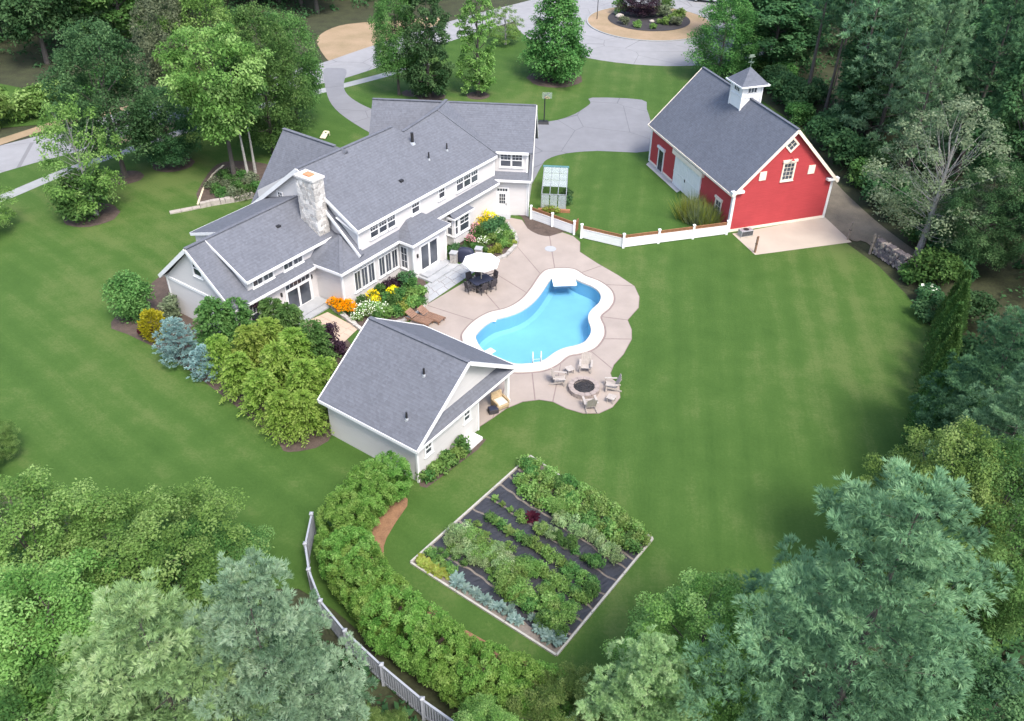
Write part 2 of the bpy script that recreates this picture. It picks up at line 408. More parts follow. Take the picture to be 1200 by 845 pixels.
class MB:
    def __init__(self): self.v = []; self.f = []
    def face(self, pts):
        k = len(self.v); self.v += [tuple(p) for p in pts]; self.f.append(tuple(range(k, k + len(pts)))); return self
    def hexa(self, p):   # 8 points: bottom 4 ccw, top 4 ccw
        k = len(self.v); self.v += [tuple(q) for q in p]
        for a in ((3, 2, 1, 0), (4, 5, 6, 7), (0, 1, 5, 4), (1, 2, 6, 5), (2, 3, 7, 6), (3, 0, 4, 7)):
            self.f.append(tuple(k + i for i in a))
        return self
    def box(self, x0, x1, y0, y1, z0, z1, mtx=None):
        p = [(x0, y0, z0), (x1, y0, z0), (x1, y1, z0), (x0, y1, z0), (x0, y0, z1), (x1, y0, z1), (x1, y1, z1), (x0, y1, z1)]
        if mtx is not None: p = [tuple(mtx @ Vector(q)) for q in p]
        return self.hexa(p)
    def prism(self, poly, z0, z1, top_only=False):
        n = len(poly); k = len(self.v)
        self.v += [(p[0], p[1], z0) for p in poly] + [(p[0], p[1], z1) for p in poly]
        a = sum(poly[i][0] * poly[(i + 1) % n][1] - poly[(i + 1) % n][0] * poly[i][1] for i in range(n))
        ids = list(range(n)) if a > 0 else list(range(n))[::-1]
        self.f.append(tuple(k + n + i for i in ids))
        if not top_only: self.f.append(tuple(k + i for i in ids[::-1]))
        for j in range(n):
            i0, i1 = ids[j], ids[(j + 1) % n]
            self.f.append((k + i0, k + i1, k + n + i1, k + n + i0))
        return self
    def slab(self, pts, th):   # polygon with thickness below it (vertical)
        n = len(pts); k = len(self.v)
        self.v += [tuple(p) for p in pts] + [(p[0], p[1], p[2] - th) for p in pts]
        self.f.append(tuple(range(k, k + n))); self.f.append(tuple(range(k + 2 * n - 1, k + n - 1, -1)))
        for i in range(n):
            j = (i + 1) % n
            self.f.append((k + i, k + n + i, k + n + j, k + j))
        return self
    def beam(self, p, q, w, h, up=(0, 0, 1)):
        p, q, u = Vector(p), Vector(q), Vector(up)
        d = (q - p).normalized(); s = d.cross(u).normalized(); n = s.cross(d).normalized()
        s *= w / 2; n *= h / 2
        return self.hexa([p - s - n, p + s - n, q + s - n, q - s - n, p - s + n, p + s + n, q + s + n, q - s + n])
    def tube(self, pts, rad, n=6, cap=True):
        pts = [Vector(p) for p in pts]; k = len(self.v); m = len(pts)
        for i, p in enumerate(pts):
            d = (pts[min(i + 1, m - 1)] - pts[max(i - 1, 0)]).normalized()
            a = Vector((0, 0, 1)) if abs(d.z) < 0.9 else Vector((1, 0, 0))
            s = d.cross(a).normalized(); u = d.cross(s)
            r = rad[i] if hasattr(rad, '__len__') else rad
            for j in range(n):
                t = 2 * PI * j / n
                self.v.append(tuple(p + s * (math.cos(t) * r) + u * (math.sin(t) * r)))
        for i in range(m - 1):
            for j in range(n):
                a0 = k + i * n + j; b0 = k + i * n + (j + 1) % n
                self.f.append((a0, b0, b0 + n, a0 + n))
        if cap:
            self.f.append(tuple(k + (m - 1) * n + j for j in range(n)))
            self.f.append(tuple(k + n - 1 - j for j in range(n)))
        return self
    def lathe(self, prof, c=(0, 0), n=16, closed=True):
        k = len(self.v); m = len(prof)
        for (r, z) in prof:
            for j in range(n):
                t = 2 * PI * j / n
                self.v.append((c[0] + r * math.cos(t), c[1] + r * math.sin(t), z))
        for i in range(m - 1):
            for j in range(n):
                a0 = k + i * n + j; b0 = k + i * n + (j + 1) % n
                self.f.append((a0, b0, b0 + n, a0 + n))
        if closed:
            self.f.append(tuple(k + n - 1 - j for j in range(n)))
            self.f.append(tuple(k + (m - 1) * n + j for j in range(n)))
        return self
    def mesh(self, name, m):
        me = bpy.data.meshes.new(name)
        me.from_pydata(self.v, [], self.f)
        me.materials.append(M[m] if isinstance(m, str) else m)
        me.update()
        return me
    def build(self, name, m, parent=None, smooth=False, bevel=0.0):
        me = self.mesh(name, m)
        if smooth: me.polygons.foreach_set('use_smooth', [True] * len(me.polygons))
        o = bpy.data.objects.new(name, me)
        link(o, parent)
        if bevel:
            b = o.modifiers.new('bevel', 'BEVEL'); b.width = bevel; b.segments = 2; b.limit_method = 'ANGLE'
        return o

def dup(root, loc=None, rz=None, label=None, group=None, scale=None, cat=None):
    def cp(o, par):
        c = o.copy(); col.objects.link(c); c.parent = par
        for ch in o.children: cp(ch, c)
        return c
    r = cp(root, None)
    if loc is not None: r.location = loc if len(loc) == 3 else (loc[0], loc[1], 0)
    if rz is not None: r.rotation_euler = (0, 0, rz)
    if scale is not None: r.scale = scale if hasattr(scale, '__len__') else (scale,) * 3
    if label: r['label'] = label
    if group: r['group'] = group
    if cat: r['category'] = cat
    return r

def sheet(name, poly, z, m, kind='structure', parent=None, label=None):
    b = MB(); b.face([(p[0], p[1], z) for p in poly])
    me = b.mesh(name, m)
    import bmesh
    bm = bmesh.new(); bm.from_mesh(me)
    bmesh.ops.recalc_face_normals(bm, faces=bm.faces)
    for f in bm.faces:
        if f.normal.z < 0: f.normal_flip()
    bmesh.ops.triangulate(bm, faces=bm.faces)
    bm.to_mesh(me); bm.free()
    o = bpy.data.objects.new(name, me); link(o, parent)
    if kind: o['kind'] = kind
    if label: o['label'] = label
    return o

def smooth_loop(pts, sub=4, closed=True):
    out = []; n = len(pts)
    rng = range(n) if closed else range(n - 1)
    for i in rng:
        if closed: p0, p1, p2, p3 = (pts[(i + k - 1) % n] for k in range(4))
        else: p0, p1, p2, p3 = (pts[min(max(i + k - 1, 0), n - 1)] for k in range(4))
        for s in range(sub):
            t = s / sub
            out.append(tuple(0.5 * ((2 * p1[d]) + (-p0[d] + p2[d]) * t + (2 * p0[d] - 5 * p1[d] + 4 * p2[d] - p3[d]) * t * t + (-p0[d] + 3 * p1[d] - 3 * p2[d] + p3[d]) * t ** 3) for d in (0, 1)))
    if not closed: out.append(tuple(pts[-1][:2]))
    return out

def ribbon(name, pts, w, z, m, sub=4):
    pts = smooth_loop(pts, sub, False); L = []; Rr = []
    for i, p in enumerate(pts):
        a = pts[max(i - 1, 0)]; b = pts[min(i + 1, len(pts) - 1)]
        dx, dy = b[0] - a[0], b[1] - a[1]; l = math.hypot(dx, dy) or 1
        ww = (w if not hasattr(w, '__len__') else w[0] + (w[1] - w[0]) * i / (len(pts) - 1)) / 2
        L.append((p[0] - dy / l * ww, p[1] + dx / l * ww, z)); Rr.append((p[0] + dy / l * ww, p[1] - dx / l * ww, z))
    b = MB()
    for i in range(len(pts) - 1): b.face([Rr[i], Rr[i + 1], L[i + 1], L[i]])
    o = b.build(name, m); o['kind'] = 'structure'
    return o

def inpoly(x, y, poly):
    c = False; n = len(poly); j = n - 1
    for i in range(n):
        if (poly[i][1] > y) != (poly[j][1] > y) and x < (poly[j][0] - poly[i][0]) * (y - poly[i][1]) / (poly[j][1] - poly[i][1]) + poly[i][0]: c = not c
        j = i
    return c

# ------------------------------------------------------------------ ground, lawn, roads, paving, pool
import bmesh
def sheet_holes(name, outer, holes, z, m, kind='structure'):
    bm = bmesh.new(); edges = []
    for loop in [outer] + holes:
        vs_ = [bm.verts.new((p[0], p[1], z)) for p in loop]
        for i in range(len(vs_)): edges.append(bm.edges.new((vs_[i], vs_[(i + 1) % len(vs_)])))
    bmesh.ops.triangle_fill(bm, use_beauty=True, use_dissolve=False, edges=edges)
    for f in bm.faces:
        if f.normal.z < 0: f.normal_flip()
    me = bpy.data.meshes.new(name); bm.to_mesh(me); bm.free()
    me.materials.append(M[m])
    o = bpy.data.objects.new(name, me); link(o); o['kind'] = kind
    return o

COPE_PX = [(2.91, 57.67), (4.56, 57.72), (5.48, 56.70), (6.53, 55.90), (7.25, 54.72), (7.35, 53.45), (6.95, 52.31), (6.22, 51.18), (6.36, 49.93), (6.27, 48.74), (5.60, 47.39), (4.61, 46.71), (3.74, 46.37), (2.96, 45.41), (2.11, 44.77), (1.10, 44.53), (0.23, 44.48), (-0.54, 44.73), (-1.56, 45.26), (-2.49, 46.08), (-3.11, 47.13), (-3.43, 48.32), (-3.28, 49.16), (-2.65, 50.40), (-1.69, 51.43), (-0.38, 52.10), (0.63, 53.25), (1.37, 54.85), (2.14, 56.91)]
COPE = smooth_loop(COPE_PX, 5)
def offset_loop(pts, d, it=3):
    n = len(pts); out = []
    a = sum(pts[i][0] * pts[(i + 1) % n][1] - pts[(i + 1) % n][0] * pts[i][1] for i in range(n))
    s = 1 if a > 0 else -1
    for i in range(n):
        p0, p1 = pts[i - 2], pts[(i + 2) % n]
        dx, dy = p1[0] - p0[0], p1[1] - p0[1]; l = math.hypot(dx, dy) or 1
        out.append((pts[i][0] - s * dy / l * d, pts[i][1] + s * dx / l * d))
    for _ in range(it):
        out = [tuple(0.25 * out[i - 1][k] + 0.5 * out[i][k] + 0.25 * out[(i + 1) % n][k] for k in (0, 1)) for i in range(n)]
    return out
INNER = offset_loop(COPE, 0.92)
HOLE = offset_loop(COPE, 0.35, 1)

BIG = [(-260, -60), (260, -60), (260, 420), (-260, 420)]
sheet_holes('ground', BIG, [HOLE], -0.05, 'litter')
LAWN_PX = [(-65.74, 57.56), (-54.40, 69.68), (-48.70, 76.54), (-44.14, 81.05), (-39.50, 86.91), (-32.04, 95.45), (-22.38, 102.93), (-14.88, 112.99), (-7.69, 121.38), (-0.73, 123.40), (9.42, 116.10), (16.32, 108.03), (22.92, 108.35), (25.67, 101.87), (29.98, 87.46), (29.49, 72.19), (27.14, 62.60), (28.57, 58.95), (29.24, 54.85), (29.44, 50.37), (27.49, 45.84), (24.09, 38.98), (20.54, 33.32), (15.21, 27.47), (10.35, 23.99), (6.24, 22.17), (1.70, 21.07), (-2.77, 22.01), (-5.36, 23.26), (-8.22, 25.76), (-10.17, 26.97), (-12.64, 26.92), (-17.88, 28.94), (-22.91, 31.75), (-30.95, 34.13), (-47.74, 35.11)]
sheet_holes('lawn', LAWN_PX, [HOLE], 0.0, 'lawn')
sheet('verge_lawn', [(-82.69, 96.77), (-52.33, 84.03), (-47.72, 85.38), (-43.52, 90.43), (-51.50, 94.02), (-63.60, 99.13), (-89.93, 107.36)], 0.0, 'lawn')

# street: along the top left, then round the island of the turning circle
road_a = smooth_loop([(-64.46, 57.60), (-54.40, 69.68), (-48.70, 76.54), (-44.14, 81.05), (-39.50, 86.91), (-32.04, 95.45), (-22.38, 102.93), (-14.88, 112.99), (-5.50, 124.80), (4.23, 134.81), (12.56, 144.99)], 4, False)
ribbon('street', [p for p in road_a[::3]], 6.4, 0.006, 'asphalt', 3)
_ic = (18.5, 125.8)
_n = 56
def ring(name, c, r0, r1, z, m, sq=1.0):
    b = MB()
    for i in range(_n):
        t0, t1 = 2 * PI * i / _n, 2 * PI * (i + 1) / _n
        P = lambda r, t: (c[0] + r * math.cos(t), c[1] + r * sq * math.sin(t), z)
        if r0 > 0: b.face([P(r0, t0), P(r1, t0), P(r1, t1), P(r0, t1)])
        else: b.face([(c[0], c[1], z), P(r1, t0), P(r1, t1)])
    o = b.build(name, m); o['kind'] = 'structure'; return o
ring('turning_circle', _ic, 0, 18.8, 0.010, 'asphalt', 1.0)
ring('turning_island', _ic, 0, 8.6, 0.09, 'dry', 1.0)
ring('island_bed', (18.6, 127.2), 0, 5.8, 0.13, 'darkmulch', 1.0)
_b = MB()
for i in range(_n):
    t0, t1 = 2 * PI * i / _n, 2 * PI * (i + 1) / _n
    q = [(_ic[0] + r * math.cos(t), _ic[1] + r * math.sin(t)) for r, t in ((8.6, t0), (8.8, t0), (8.8, t1), (8.6, t1))]
    _b.prism(q, -0.02, 0.12)
_o = _b.build('kerb', 'walk'); _o['kind'] = 'structure'
sheet('dry_lot', smooth_loop([(-26.12, 118.00), (-25.72, 113.51), (-22.64, 106.10), (-21.41, 107.47), (-18.00, 111.76), (-14.73, 116.69), (-11.80, 121.96), (-10.30, 125.38), (-12.23, 127.00), (-16.24, 125.05), (-20.84, 123.94), (-24.31, 122.09)], 3), 0.002, 'dry')
sheet('road_verge', [(-51.67, 77.62), (-47.23, 84.24), (-40.09, 89.82), (-41.08, 91.31), (-47.93, 85.84), (-52.49, 79.23)], 0.003, 'dry')
sheet('dry_verge', [(-40.75, 78.87), (-37.31, 81.97), (-34.81, 84.76), (-35.56, 87.07), (-38.25, 84.62), (-41.16, 80.95)], 0.004, 'dry')
ribbon('sidewalk', [(-51.10, 59.37), (-47.16, 64.57), (-44.43, 68.51), (-41.23, 74.13), (-36.64, 80.07), (-31.46, 86.77), (-25.76, 93.04), (-20.03, 97.97), (-14.93, 102.67), (-11.03, 106.67)], 1.35, 0.008, 'walk')
# driveway from the street behind the garage to the barn forecourt
sheet('driveway', smooth_loop([(-23.10, 103.52), (-21.89, 104.21), (-20.37, 103.65), (-19.93, 99.14), (-19.22, 96.04), (-17.75, 93.39), (-15.52, 90.90), (-12.08, 88.07), (-3.91, 86.05), (3.19, 88.00), (5.79, 89.81), (7.27, 91.89), (8.23, 93.76), (8.53, 95.51), (14.03, 95.08), (14.27, 92.20), (14.18, 86.80), (13.37, 80.80), (8.06, 80.59), (4.93, 79.84), (3.06, 78.34), (2.37, 76.35), (0.68, 71.16), (-3.44, 74.61), (-10.30, 79.65), (-14.56, 84.01), (-17.95, 88.31), (-20.04, 91.98), (-21.51, 96.49)], 3), 0.014, 'drive')

# flower beds, mulch
sheet('mulch_bed', smooth_loop([(-0.20, 66.65), (0.60, 66.36), (1.14, 64.23), (2.01, 63.22), (2.91, 62.96), (3.99, 63.73), (4.34, 63.67), (2.68, 65.04), (1.40, 66.08), (0.68, 67.00)], 3), 0.034, 'mulch')
sheet('shrub_bed', smooth_loop([(-27.88, 49.50), (-26.18, 48.09), (-23.22, 46.19), (-19.44, 42.98), (-15.93, 39.81), (-13.59, 37.49), (-12.76, 36.63), (-10.64, 37.63), (-10.51, 41.33), (-10.13, 45.78), (-12.31, 49.20), (-14.39, 50.20), (-15.36, 49.12), (-18.69, 50.61), (-23.01, 55.09), (-25.93, 56.23), (-26.79, 54.97)], 3), 0.012, 'mulch')
sheet('pool_house_bed', [(-4.96, 34.05), (-4.58, 33.93), (-1.89, 37.10), (-1.43, 38.00), (-2.19, 38.20), (-3.83, 36.48), (-5.12, 34.71)], 0.013, 'mulch')
sheet('house_bed', smooth_loop([(-13.34, 52.32), (-12.13, 52.81), (-8.53, 56.52), (-6.80, 56.07), (-6.30, 54.03), (-6.22, 52.41), (-6.83, 51.17), (-7.80, 50.06), (-10.36, 48.84), (-12.14, 51.02)], 2), 0.015, 'mulch')
sheet('round_bed', smooth_loop([(-4.96, 59.49), (-3.85, 64.06), (-2.02, 66.59), (-1.28, 66.30), (-0.46, 64.63), (0.19, 62.44), (0.06, 60.88), (-0.73, 59.49), (-2.31, 58.51), (-3.78, 58.73)], 2), 0.016, 'mulch')
sheet('left_garden_bed', smooth_loop([(-27.49, 68.28), (-28.26, 73.68), (-27.57, 76.57), (-24.53, 76.68), (-21.70, 74.86), (-21.60, 70.35), (-22.99, 68.94)], 3), 0.014, 'mulch')
for k, (c, rx) in enumerate((((-35.41, 72.86), 1.5), ((-32.15, 76.00), 1.9), ((-35.62, 65.43), 2.2), ((-11.73, 96.10), 1.2), ((-4.30, 95.62), 1.3), ((4.51, 101.77), 3.2), ((-9.53, 95.11), 1.6))):
    sheet('mulch_ring', [(c[0] + rx * math.cos(2 * PI * i / 20) * (1 + 0.06 * math.sin(i * 2.1)), c[1] + rx * math.sin(2 * PI * i / 20)) for i in range(20)], 0.011, 'mulch')
sheet('hedge_bed', smooth_loop([(-5.52, 33.07), (-5.97, 31.38), (-6.39, 29.74), (-5.85, 28.21), (-3.67, 25.99), (-0.97, 24.15), (2.11, 22.31), (1.70, 20.87), (-1.27, 21.83), (-4.91, 24.39), (-7.49, 27.02), (-8.25, 29.14), (-8.27, 32.07), (-7.40, 34.00)], 3), 0.009, 'redmulch')

# barn surroundings
sheet('barn_pad', [(18.06, 63.90), (19.21, 60.39), (27.60, 62.76), (26.63, 67.25)], 0.02, 'concpad')
sheet('gravel_track', smooth_loop([(26.60, 66.62), (27.76, 63.05), (28.80, 62.80), (30.22, 57.96), (31.41, 56.74), (32.96, 59.08), (31.93, 62.76), (30.96, 66.15), (30.12, 70.49), (29.63, 74.54), (29.38, 85.13), (27.61, 85.06), (27.49, 74.83)], 3), 0.016, 'gravel')
sheet('back_walk', [(12.49, 77.51), (13.21, 78.74), (15.20, 72.21), (14.56, 71.48)], 0.03, 'bluestone')

# patio
PO = [(-1.79, 66.44), (-0.48, 66.17), (0.68, 65.74), (1.14, 64.23), (2.01, 63.22), (2.91, 62.96), (3.99, 63.66), (4.88, 63.03), (5.38, 62.04), (5.28, 60.43), (6.47, 58.78), (8.00, 56.94), (9.09, 55.39), (9.30, 53.90), (9.08, 52.41), (8.13, 50.79), (8.30, 49.61), (8.18, 48.45), (7.46, 46.69), (6.71, 45.48), (6.41, 44.57), (6.49, 43.94), (6.88, 43.44), (6.81, 42.06), (6.25, 41.11), (5.36, 40.49), (4.37, 40.47), (3.39, 40.91), (2.57, 41.55), (1.73, 41.72), (0.71, 41.50), (-0.29, 40.82), (-1.11, 39.89), (-1.82, 39.13), (-1.95, 38.85), (-7.45, 42.68), (-7.68, 49.02), (-7.01, 50.52), (-6.31, 52.07), (-6.10, 52.53), (-4.62, 54.38), (-3.13, 56.22), (-2.36, 57.98), (-0.73, 59.35), (0.13, 61.02), (0.19, 62.44), (-0.53, 64.48), (-1.35, 66.14)]
POD = []
for i, p in enumerate(PO):
    q = PO[(i + 1) % len(PO)]
    for s in range(4): POD.append((p[0] + (q[0] - p[0]) * s / 4, p[1] + (q[1] - p[1]) * s / 4))
sheet_holes('patio_base', POD, [HOLE], 0.020, 'joint')
patio = empty('patio', (2.56, 59.73)); patio['kind'] = 'structure'
_pc = patio.location
def near(loop, p): return min(range(len(loop)), key=lambda i: (loop[i][0] - p[0]) ** 2 + (loop[i][1] - p[1]) ** 2)
PCUT = [((2.91, 62.96), (3.17, 57.64)), ((6.72, 58.53), (5.24, 57.07)), ((9.09, 55.39), (7.01, 55.51)), ((8.13, 50.79), (6.24, 51.11)), ((8.18, 48.45), (6.24, 48.58)), ((6.49, 45.01), (5.14, 46.96)), ((2.57, 41.55), (3.09, 45.57)), ((1.56, 41.71), (1.23, 44.55)), ((-1.11, 39.89), (-0.10, 44.56)), ((-7.45, 42.68), (-3.19, 47.52)), ((-6.21, 52.30), (-2.68, 50.32)), ((-3.13, 56.22), (-0.97, 51.78)), ((-2.36, 57.98), (1.12, 54.25)), ((0.13, 61.30), (2.11, 56.84))]
def inset(poly, d):
    n = len(poly); a = sum(poly[i][0] * poly[(i + 1) % n][1] - poly[(i + 1) % n][0] * poly[i][1] for i in range(n))
    s = 1 if a > 0 else -1; out = []
    for i in range(n):
        p, q, r = poly[i - 1], poly[i], poly[(i + 1) % n]
        def nrm(u, v):
            dx, dy = v[0] - u[0], v[1] - u[1]; l = math.hypot(dx, dy) or 1e-6
            return (-s * dy / l, s * dx / l)
        n1, n2 = nrm(p, q), nrm(q, r); bx_, by_ = n1[0] + n2[0], n1[1] + n2[1]
        k = max(0.35, (1 + n1[0] * n2[0] + n1[1] * n2[1]))
        out.append((q[0] + bx_ * d / k, q[1] + by_ * d / k))
    return out
COPE2 = offset_loop(COPE, -0.10, 0)
idx = [(near(POD, a), near(COPE2, b)) for a, b in PCUT]
for k in range(len(idx)):
    (a0, b0), (a1, b1) = idx[k], idx[(k + 1) % len(idx)]
    arc = [POD[(a0 + i) % len(POD)] for i in range((a1 - a0) % len(POD) + 1)]
    nb = len(COPE2); fwd = (b1 - b0) % nb; bwd = (b0 - b1) % nb
    inn = [COPE2[(b0 + i) % nb] for i in range(fwd + 1)] if fwd <= bwd else [COPE2[(b0 - i) % nb] for i in range(bwd + 1)]
    poly = inset(arc + inn[::-1], 0.038)
    poly = [(p[0] - _pc[0], p[1] - _pc[1]) for p in poly]
    o = sheet('slab', poly, 0.032, 'slab', kind=None, parent=patio)
_o = MB().lathe([(0.0, 0.05), (0.42, 0.05), (0.46, 0.045), (0.46, 0.03)], ((2.93, 60.83)[0] - _pc[0], (2.93, 60.83)[1] - _pc[1]), 20, False).build('drain_cover', 'bluestone', patio)

# bluestone walk along the house and terrace: separate flagstones
def flagstones(name, quad, nu, nv, z, m, gap=0.035, jit=0.12, seed=1):
    rng = random.Random(seed)
    root = empty(name, (quad[0][0], quad[0][1], 0)); root['kind'] = 'structure'
    sheet('bedding', [(p[0] - quad[0][0], p[1] - quad[0][1]) for p in quad], z - 0.02, 'joint', None, root)
    Q = [Vector((p[0] - quad[0][0], p[1] - quad[0][1])) for p in quad]
    P = lambda u, v: (Q[0] * (1 - u) + Q[1] * u) * (1 - v) + (Q[3] * (1 - u) + Q[2] * u) * v
    for j in range(nv):
        cuts = [0] + sorted((i + rng.uniform(-jit, jit) * 2) / nu for i in range(1, nu)) + [1]
        for i in range(nu):
            poly = [P(cuts[i], j / nv), P(cuts[i + 1], j / nv), P(cuts[i + 1], (j + 1) / nv), P(cuts[i], (j + 1) / nv)]
            poly = inset([tuple(q) for q in poly], gap / 2)
            MB().prism(poly, z - 0.03, z + rng.uniform(0, 0.006)).build('flagstone', m, root)
    return root
flagstones('house_walk', [(-6.92, 54.60), (-3.78, 58.73), (-2.29, 58.05), (-6.11, 52.59)], 6, 3, 0.030, 'bluestone', seed=3)
flagstones('tan_terrace', [(-15.20, 49.22), (-13.14, 51.21), (-10.66, 49.25), (-11.83, 46.50)], 5, 5, 0.028, 'tan', gap=0.02, seed=4)

# pool
pool = empty('swimming_pool', (1.76, 50.66), 0, 'kidney shaped blue swimming pool with wide pale coping in the patio', 'pool')
_q = pool.location
L = lambda pts: [(p[0] - _q[0], p[1] - _q[1]) for p in pts]
ci, co = L(INNER), L(COPE)
n = len(ci)
b = MB()
for i in range(n):
    j = (i + 1) % n
    o0, o1, i0, i1 = co[i], co[j], ci[i], ci[j]
    b.face([(*o0, 0.06), (*o1, 0.06), (*i1, 0.06), (*i0, 0.06)][::-1])
    b.face([(*i0, 0.06), (*i1, 0.06), (*i1, -0.06), (*i0, -0.06)])
    b.face([(*o1, 0.06), (*o0, 0.06), (*o0, -0.03), (*o1, -0.03)])
b.build('coping', 'coping', pool)
b = MB(); wi = offset_loop(ci, -0.04, 0)
fl = offset_loop(ci, 0.3, 2)
for i in range(n):
    j = (i + 1) % n
    b.face([(*wi[i], -0.05), (*wi[j], -0.05), (*wi[j], -1.15), (*wi[i], -1.15)])
    b.face([(*wi[i], -1.15), (*wi[j], -1.15), (*fl[j], -1.3), (*fl[i], -1.3)])
b.build('basin_wall', 'liner', pool, True)
sheet('basin_floor', fl, -1.3, 'liner', None, pool)
sheet('water', wi, -0.16, 'water', None, pool)
def qd(px): return [(p[0] - _q[0], p[1] - _q[1]) for p in px]
_st = qd([(2.83, 57.25), (4.60, 57.30), (4.78, 55.56), (3.01, 55.39)])
MB().prism(_st, -.155, .03).build('step_platform', 'poolwhite', pool, bevel=.03)
# diving board
b = MB(); d0 = Vector(((-1.64, 46.10)[0] - _q[0], (-1.64, 46.10)[1] - _q[1], 0)); d1 = Vector(((-0.87, 46.89)[0] - _q[0], (-0.87, 46.89)[1] - _q[1], 0))
dv = (d1 - d0).normalized(); ds = Vector((-dv.y, dv.x, 0))
b.beam(d0 - dv * 1.3 + Vector((0, 0, .38)), d0 + dv * 0.55 + Vector((0, 0, .38)), 0.5, 0.06)
b.build('diving_board', 'poolwhite', pool, bevel=0.015)
for q_ in (.18, -.18): MB().beam(d0 - dv * 0.9 + ds * q_, d0 - dv * 0.9 + ds * q_ + Vector((0, 0, .35)), .08, .3).build('board_stand', 'greymetal', pool)
# ladder rails
lc = Vector(((1.64, 45.95)[0] - _q[0], (1.64, 45.95)[1] - _q[1], 0))
for s in (-0.27, 0.27):
    w_ = Vector((1, 0.15, 0)) * s
    b = MB(); pts = []
    for k in range(11):
        t = PI * k / 10
        pts.append(lc + w_ + Vector((0, -0.35 * math.cos(t), 0.05 + 0.55 * math.sin(t) ** 0.8)))
    pts.append(lc + w_ + Vector((0, 0.36, -0.8)))
    b.tube(pts, 0.03, 8); b.build('ladder_rail', 'vinylwhite', pool, True)
for k in range(3):
    b = MB(); b.beam(lc + Vector((-0.27, 0.34, -0.25 - 0.25 * k)), lc + Vector((0.27, 0.42, -0.25 - 0.25 * k)), 0.1, 0.03); b.build('ladder_tread', 'vinylwhite', pool)
MB().box(-.14, .14, -.02, .3, -.06, .065, Matrix.Translation(((-1.30, 50.46)[0] - _q[0], (-1.30, 50.46)[1] - _q[1], 0))).build('skimmer_lid', 'poolwhite', pool)

# ------------------------------------------------------------------ windows and doors
def wmat(o, right, up):
    """window frame matrix: o lower-left corner, x right, y up, z outward (right x up)"""
    r = Vector(right).normalized(); u = Vector(up).normalized(); n = r.cross(u)
    m = Matrix((r, u, n)).transposed().to_4x4(); m.translation = Vector(o); return m

def window(parent, m, w, h, cols=3, rows=2, split=True, frame=0.10, trim='trim', name='window', sill=True, header=0.0):
    b = MB(); f = frame
    b.box(-f, 0, -f, h + f, -0.02, 0.06, m); b.box(w, w + f, -f, h + f, -0.02, 0.06, m)
    b.box(0, w, -f, 0, -0.02, 0.06, m); b.box(0, w, h, h + f, -0.02, 0.06, m)
    if sill: b.box(-f - 0.03, w + f + 0.03, -f - 0.05, -f + 0.0, -0.02, 0.10, m)
    if header: b.box(-f - 0.08, w + f + 0.08, h + f, h + f + header, -0.02, 0.12, m)
    o = b.build(name, trim, parent)
    MB().box(0, w, 0, h, -0.02, 0.012, m).build('pane', 'glass', o)
    b = MB(); s = 0.035
    b.box(0, s, 0, h, 0.013, 0.045, m); b.box(w - s, w, 0, h, 0.013, 0.045, m)
    b.box(s, w - s, 0, s, 0.013, 0.045, m); b.box(s, w - s, h - s, h, 0.013, 0.045, m)
    lo = 0
    if split:
        b.box(s, w - s, h * 0.5 - 0.03, h * 0.5 + 0.03, 0.013, 0.045, m); lo = h * 0.5
    for i in range(1, cols): b.box(w * i / cols - 0.012, w * i / cols + 0.012, lo, h - s, 0.013, 0.035, m)
    for j in range(1, rows): b.box(s, w - s, lo + (h - lo) * j / rows - 0.012, lo + (h - lo) * j / rows + 0.012, 0.013, 0.034, m)
    b.build('sash', trim, o)
    return o

def gang(parent, o, right, w, h, n, gap=0.08, cols=3, rows=2, split=True, **k):
    r = Vector(right).normalized(); ww = (w - gap * (n - 1)) / n
    for i in range(n):
        window(parent, wmat(Vector(o) + r * (i * (ww + gap)), r, (0, 0, 1)), ww, h, cols, rows, split, frame=gap / 2 + 0.03 if n > 1 else 0.10, **k)

def slider(parent, o, right, w, h, transom=0.0):
    m = wmat(o, right, (0, 0, 1))
    b = MB(); f = 0.12
    b.box(-f, 0, 0, h + f, -0.02, 0.07, m); b.box(w, w + f, 0, h + f, -0.02, 0.07, m); b.box(0, w, h, h + f, -0.02, 0.07, m)
    b.box(0, w, -0.08, 0.02, -0.02, 0.12, m)
    if transom: b.box(0, w, h - transom - 0.05, h - transom + 0.05, -0.02, 0.065, m)
    d = b.build('patio_door', 'trim', parent)
    top = h - transom - 0.05 if transom else h
    MB().box(0, w, 0.02, h, -0.02, 0.012, m).build('pane', 'glass', d)
    b = MB()
    for i in range(2):
        x0, x1 = w * i / 2, w * (i + 1) / 2
        b.box(x0, x0 + .08, .02, top, .013, .05, m); b.box(x1 - .08, x1, .02, top, .013, .05, m)
        b.box(x0 + .08, x1 - .08, .02, .16, .013, .05, m); b.box(x0 + .08, x1 - .08, top - .09, top, .013, .05, m)
    if transom:
        for i in range(1, 6): b.box(w * i / 6 - .015, w * i / 6 + .015, h - transom + .05, h, .013, .04, m)
    b.build('door_sash', 'trim', d)
    return d

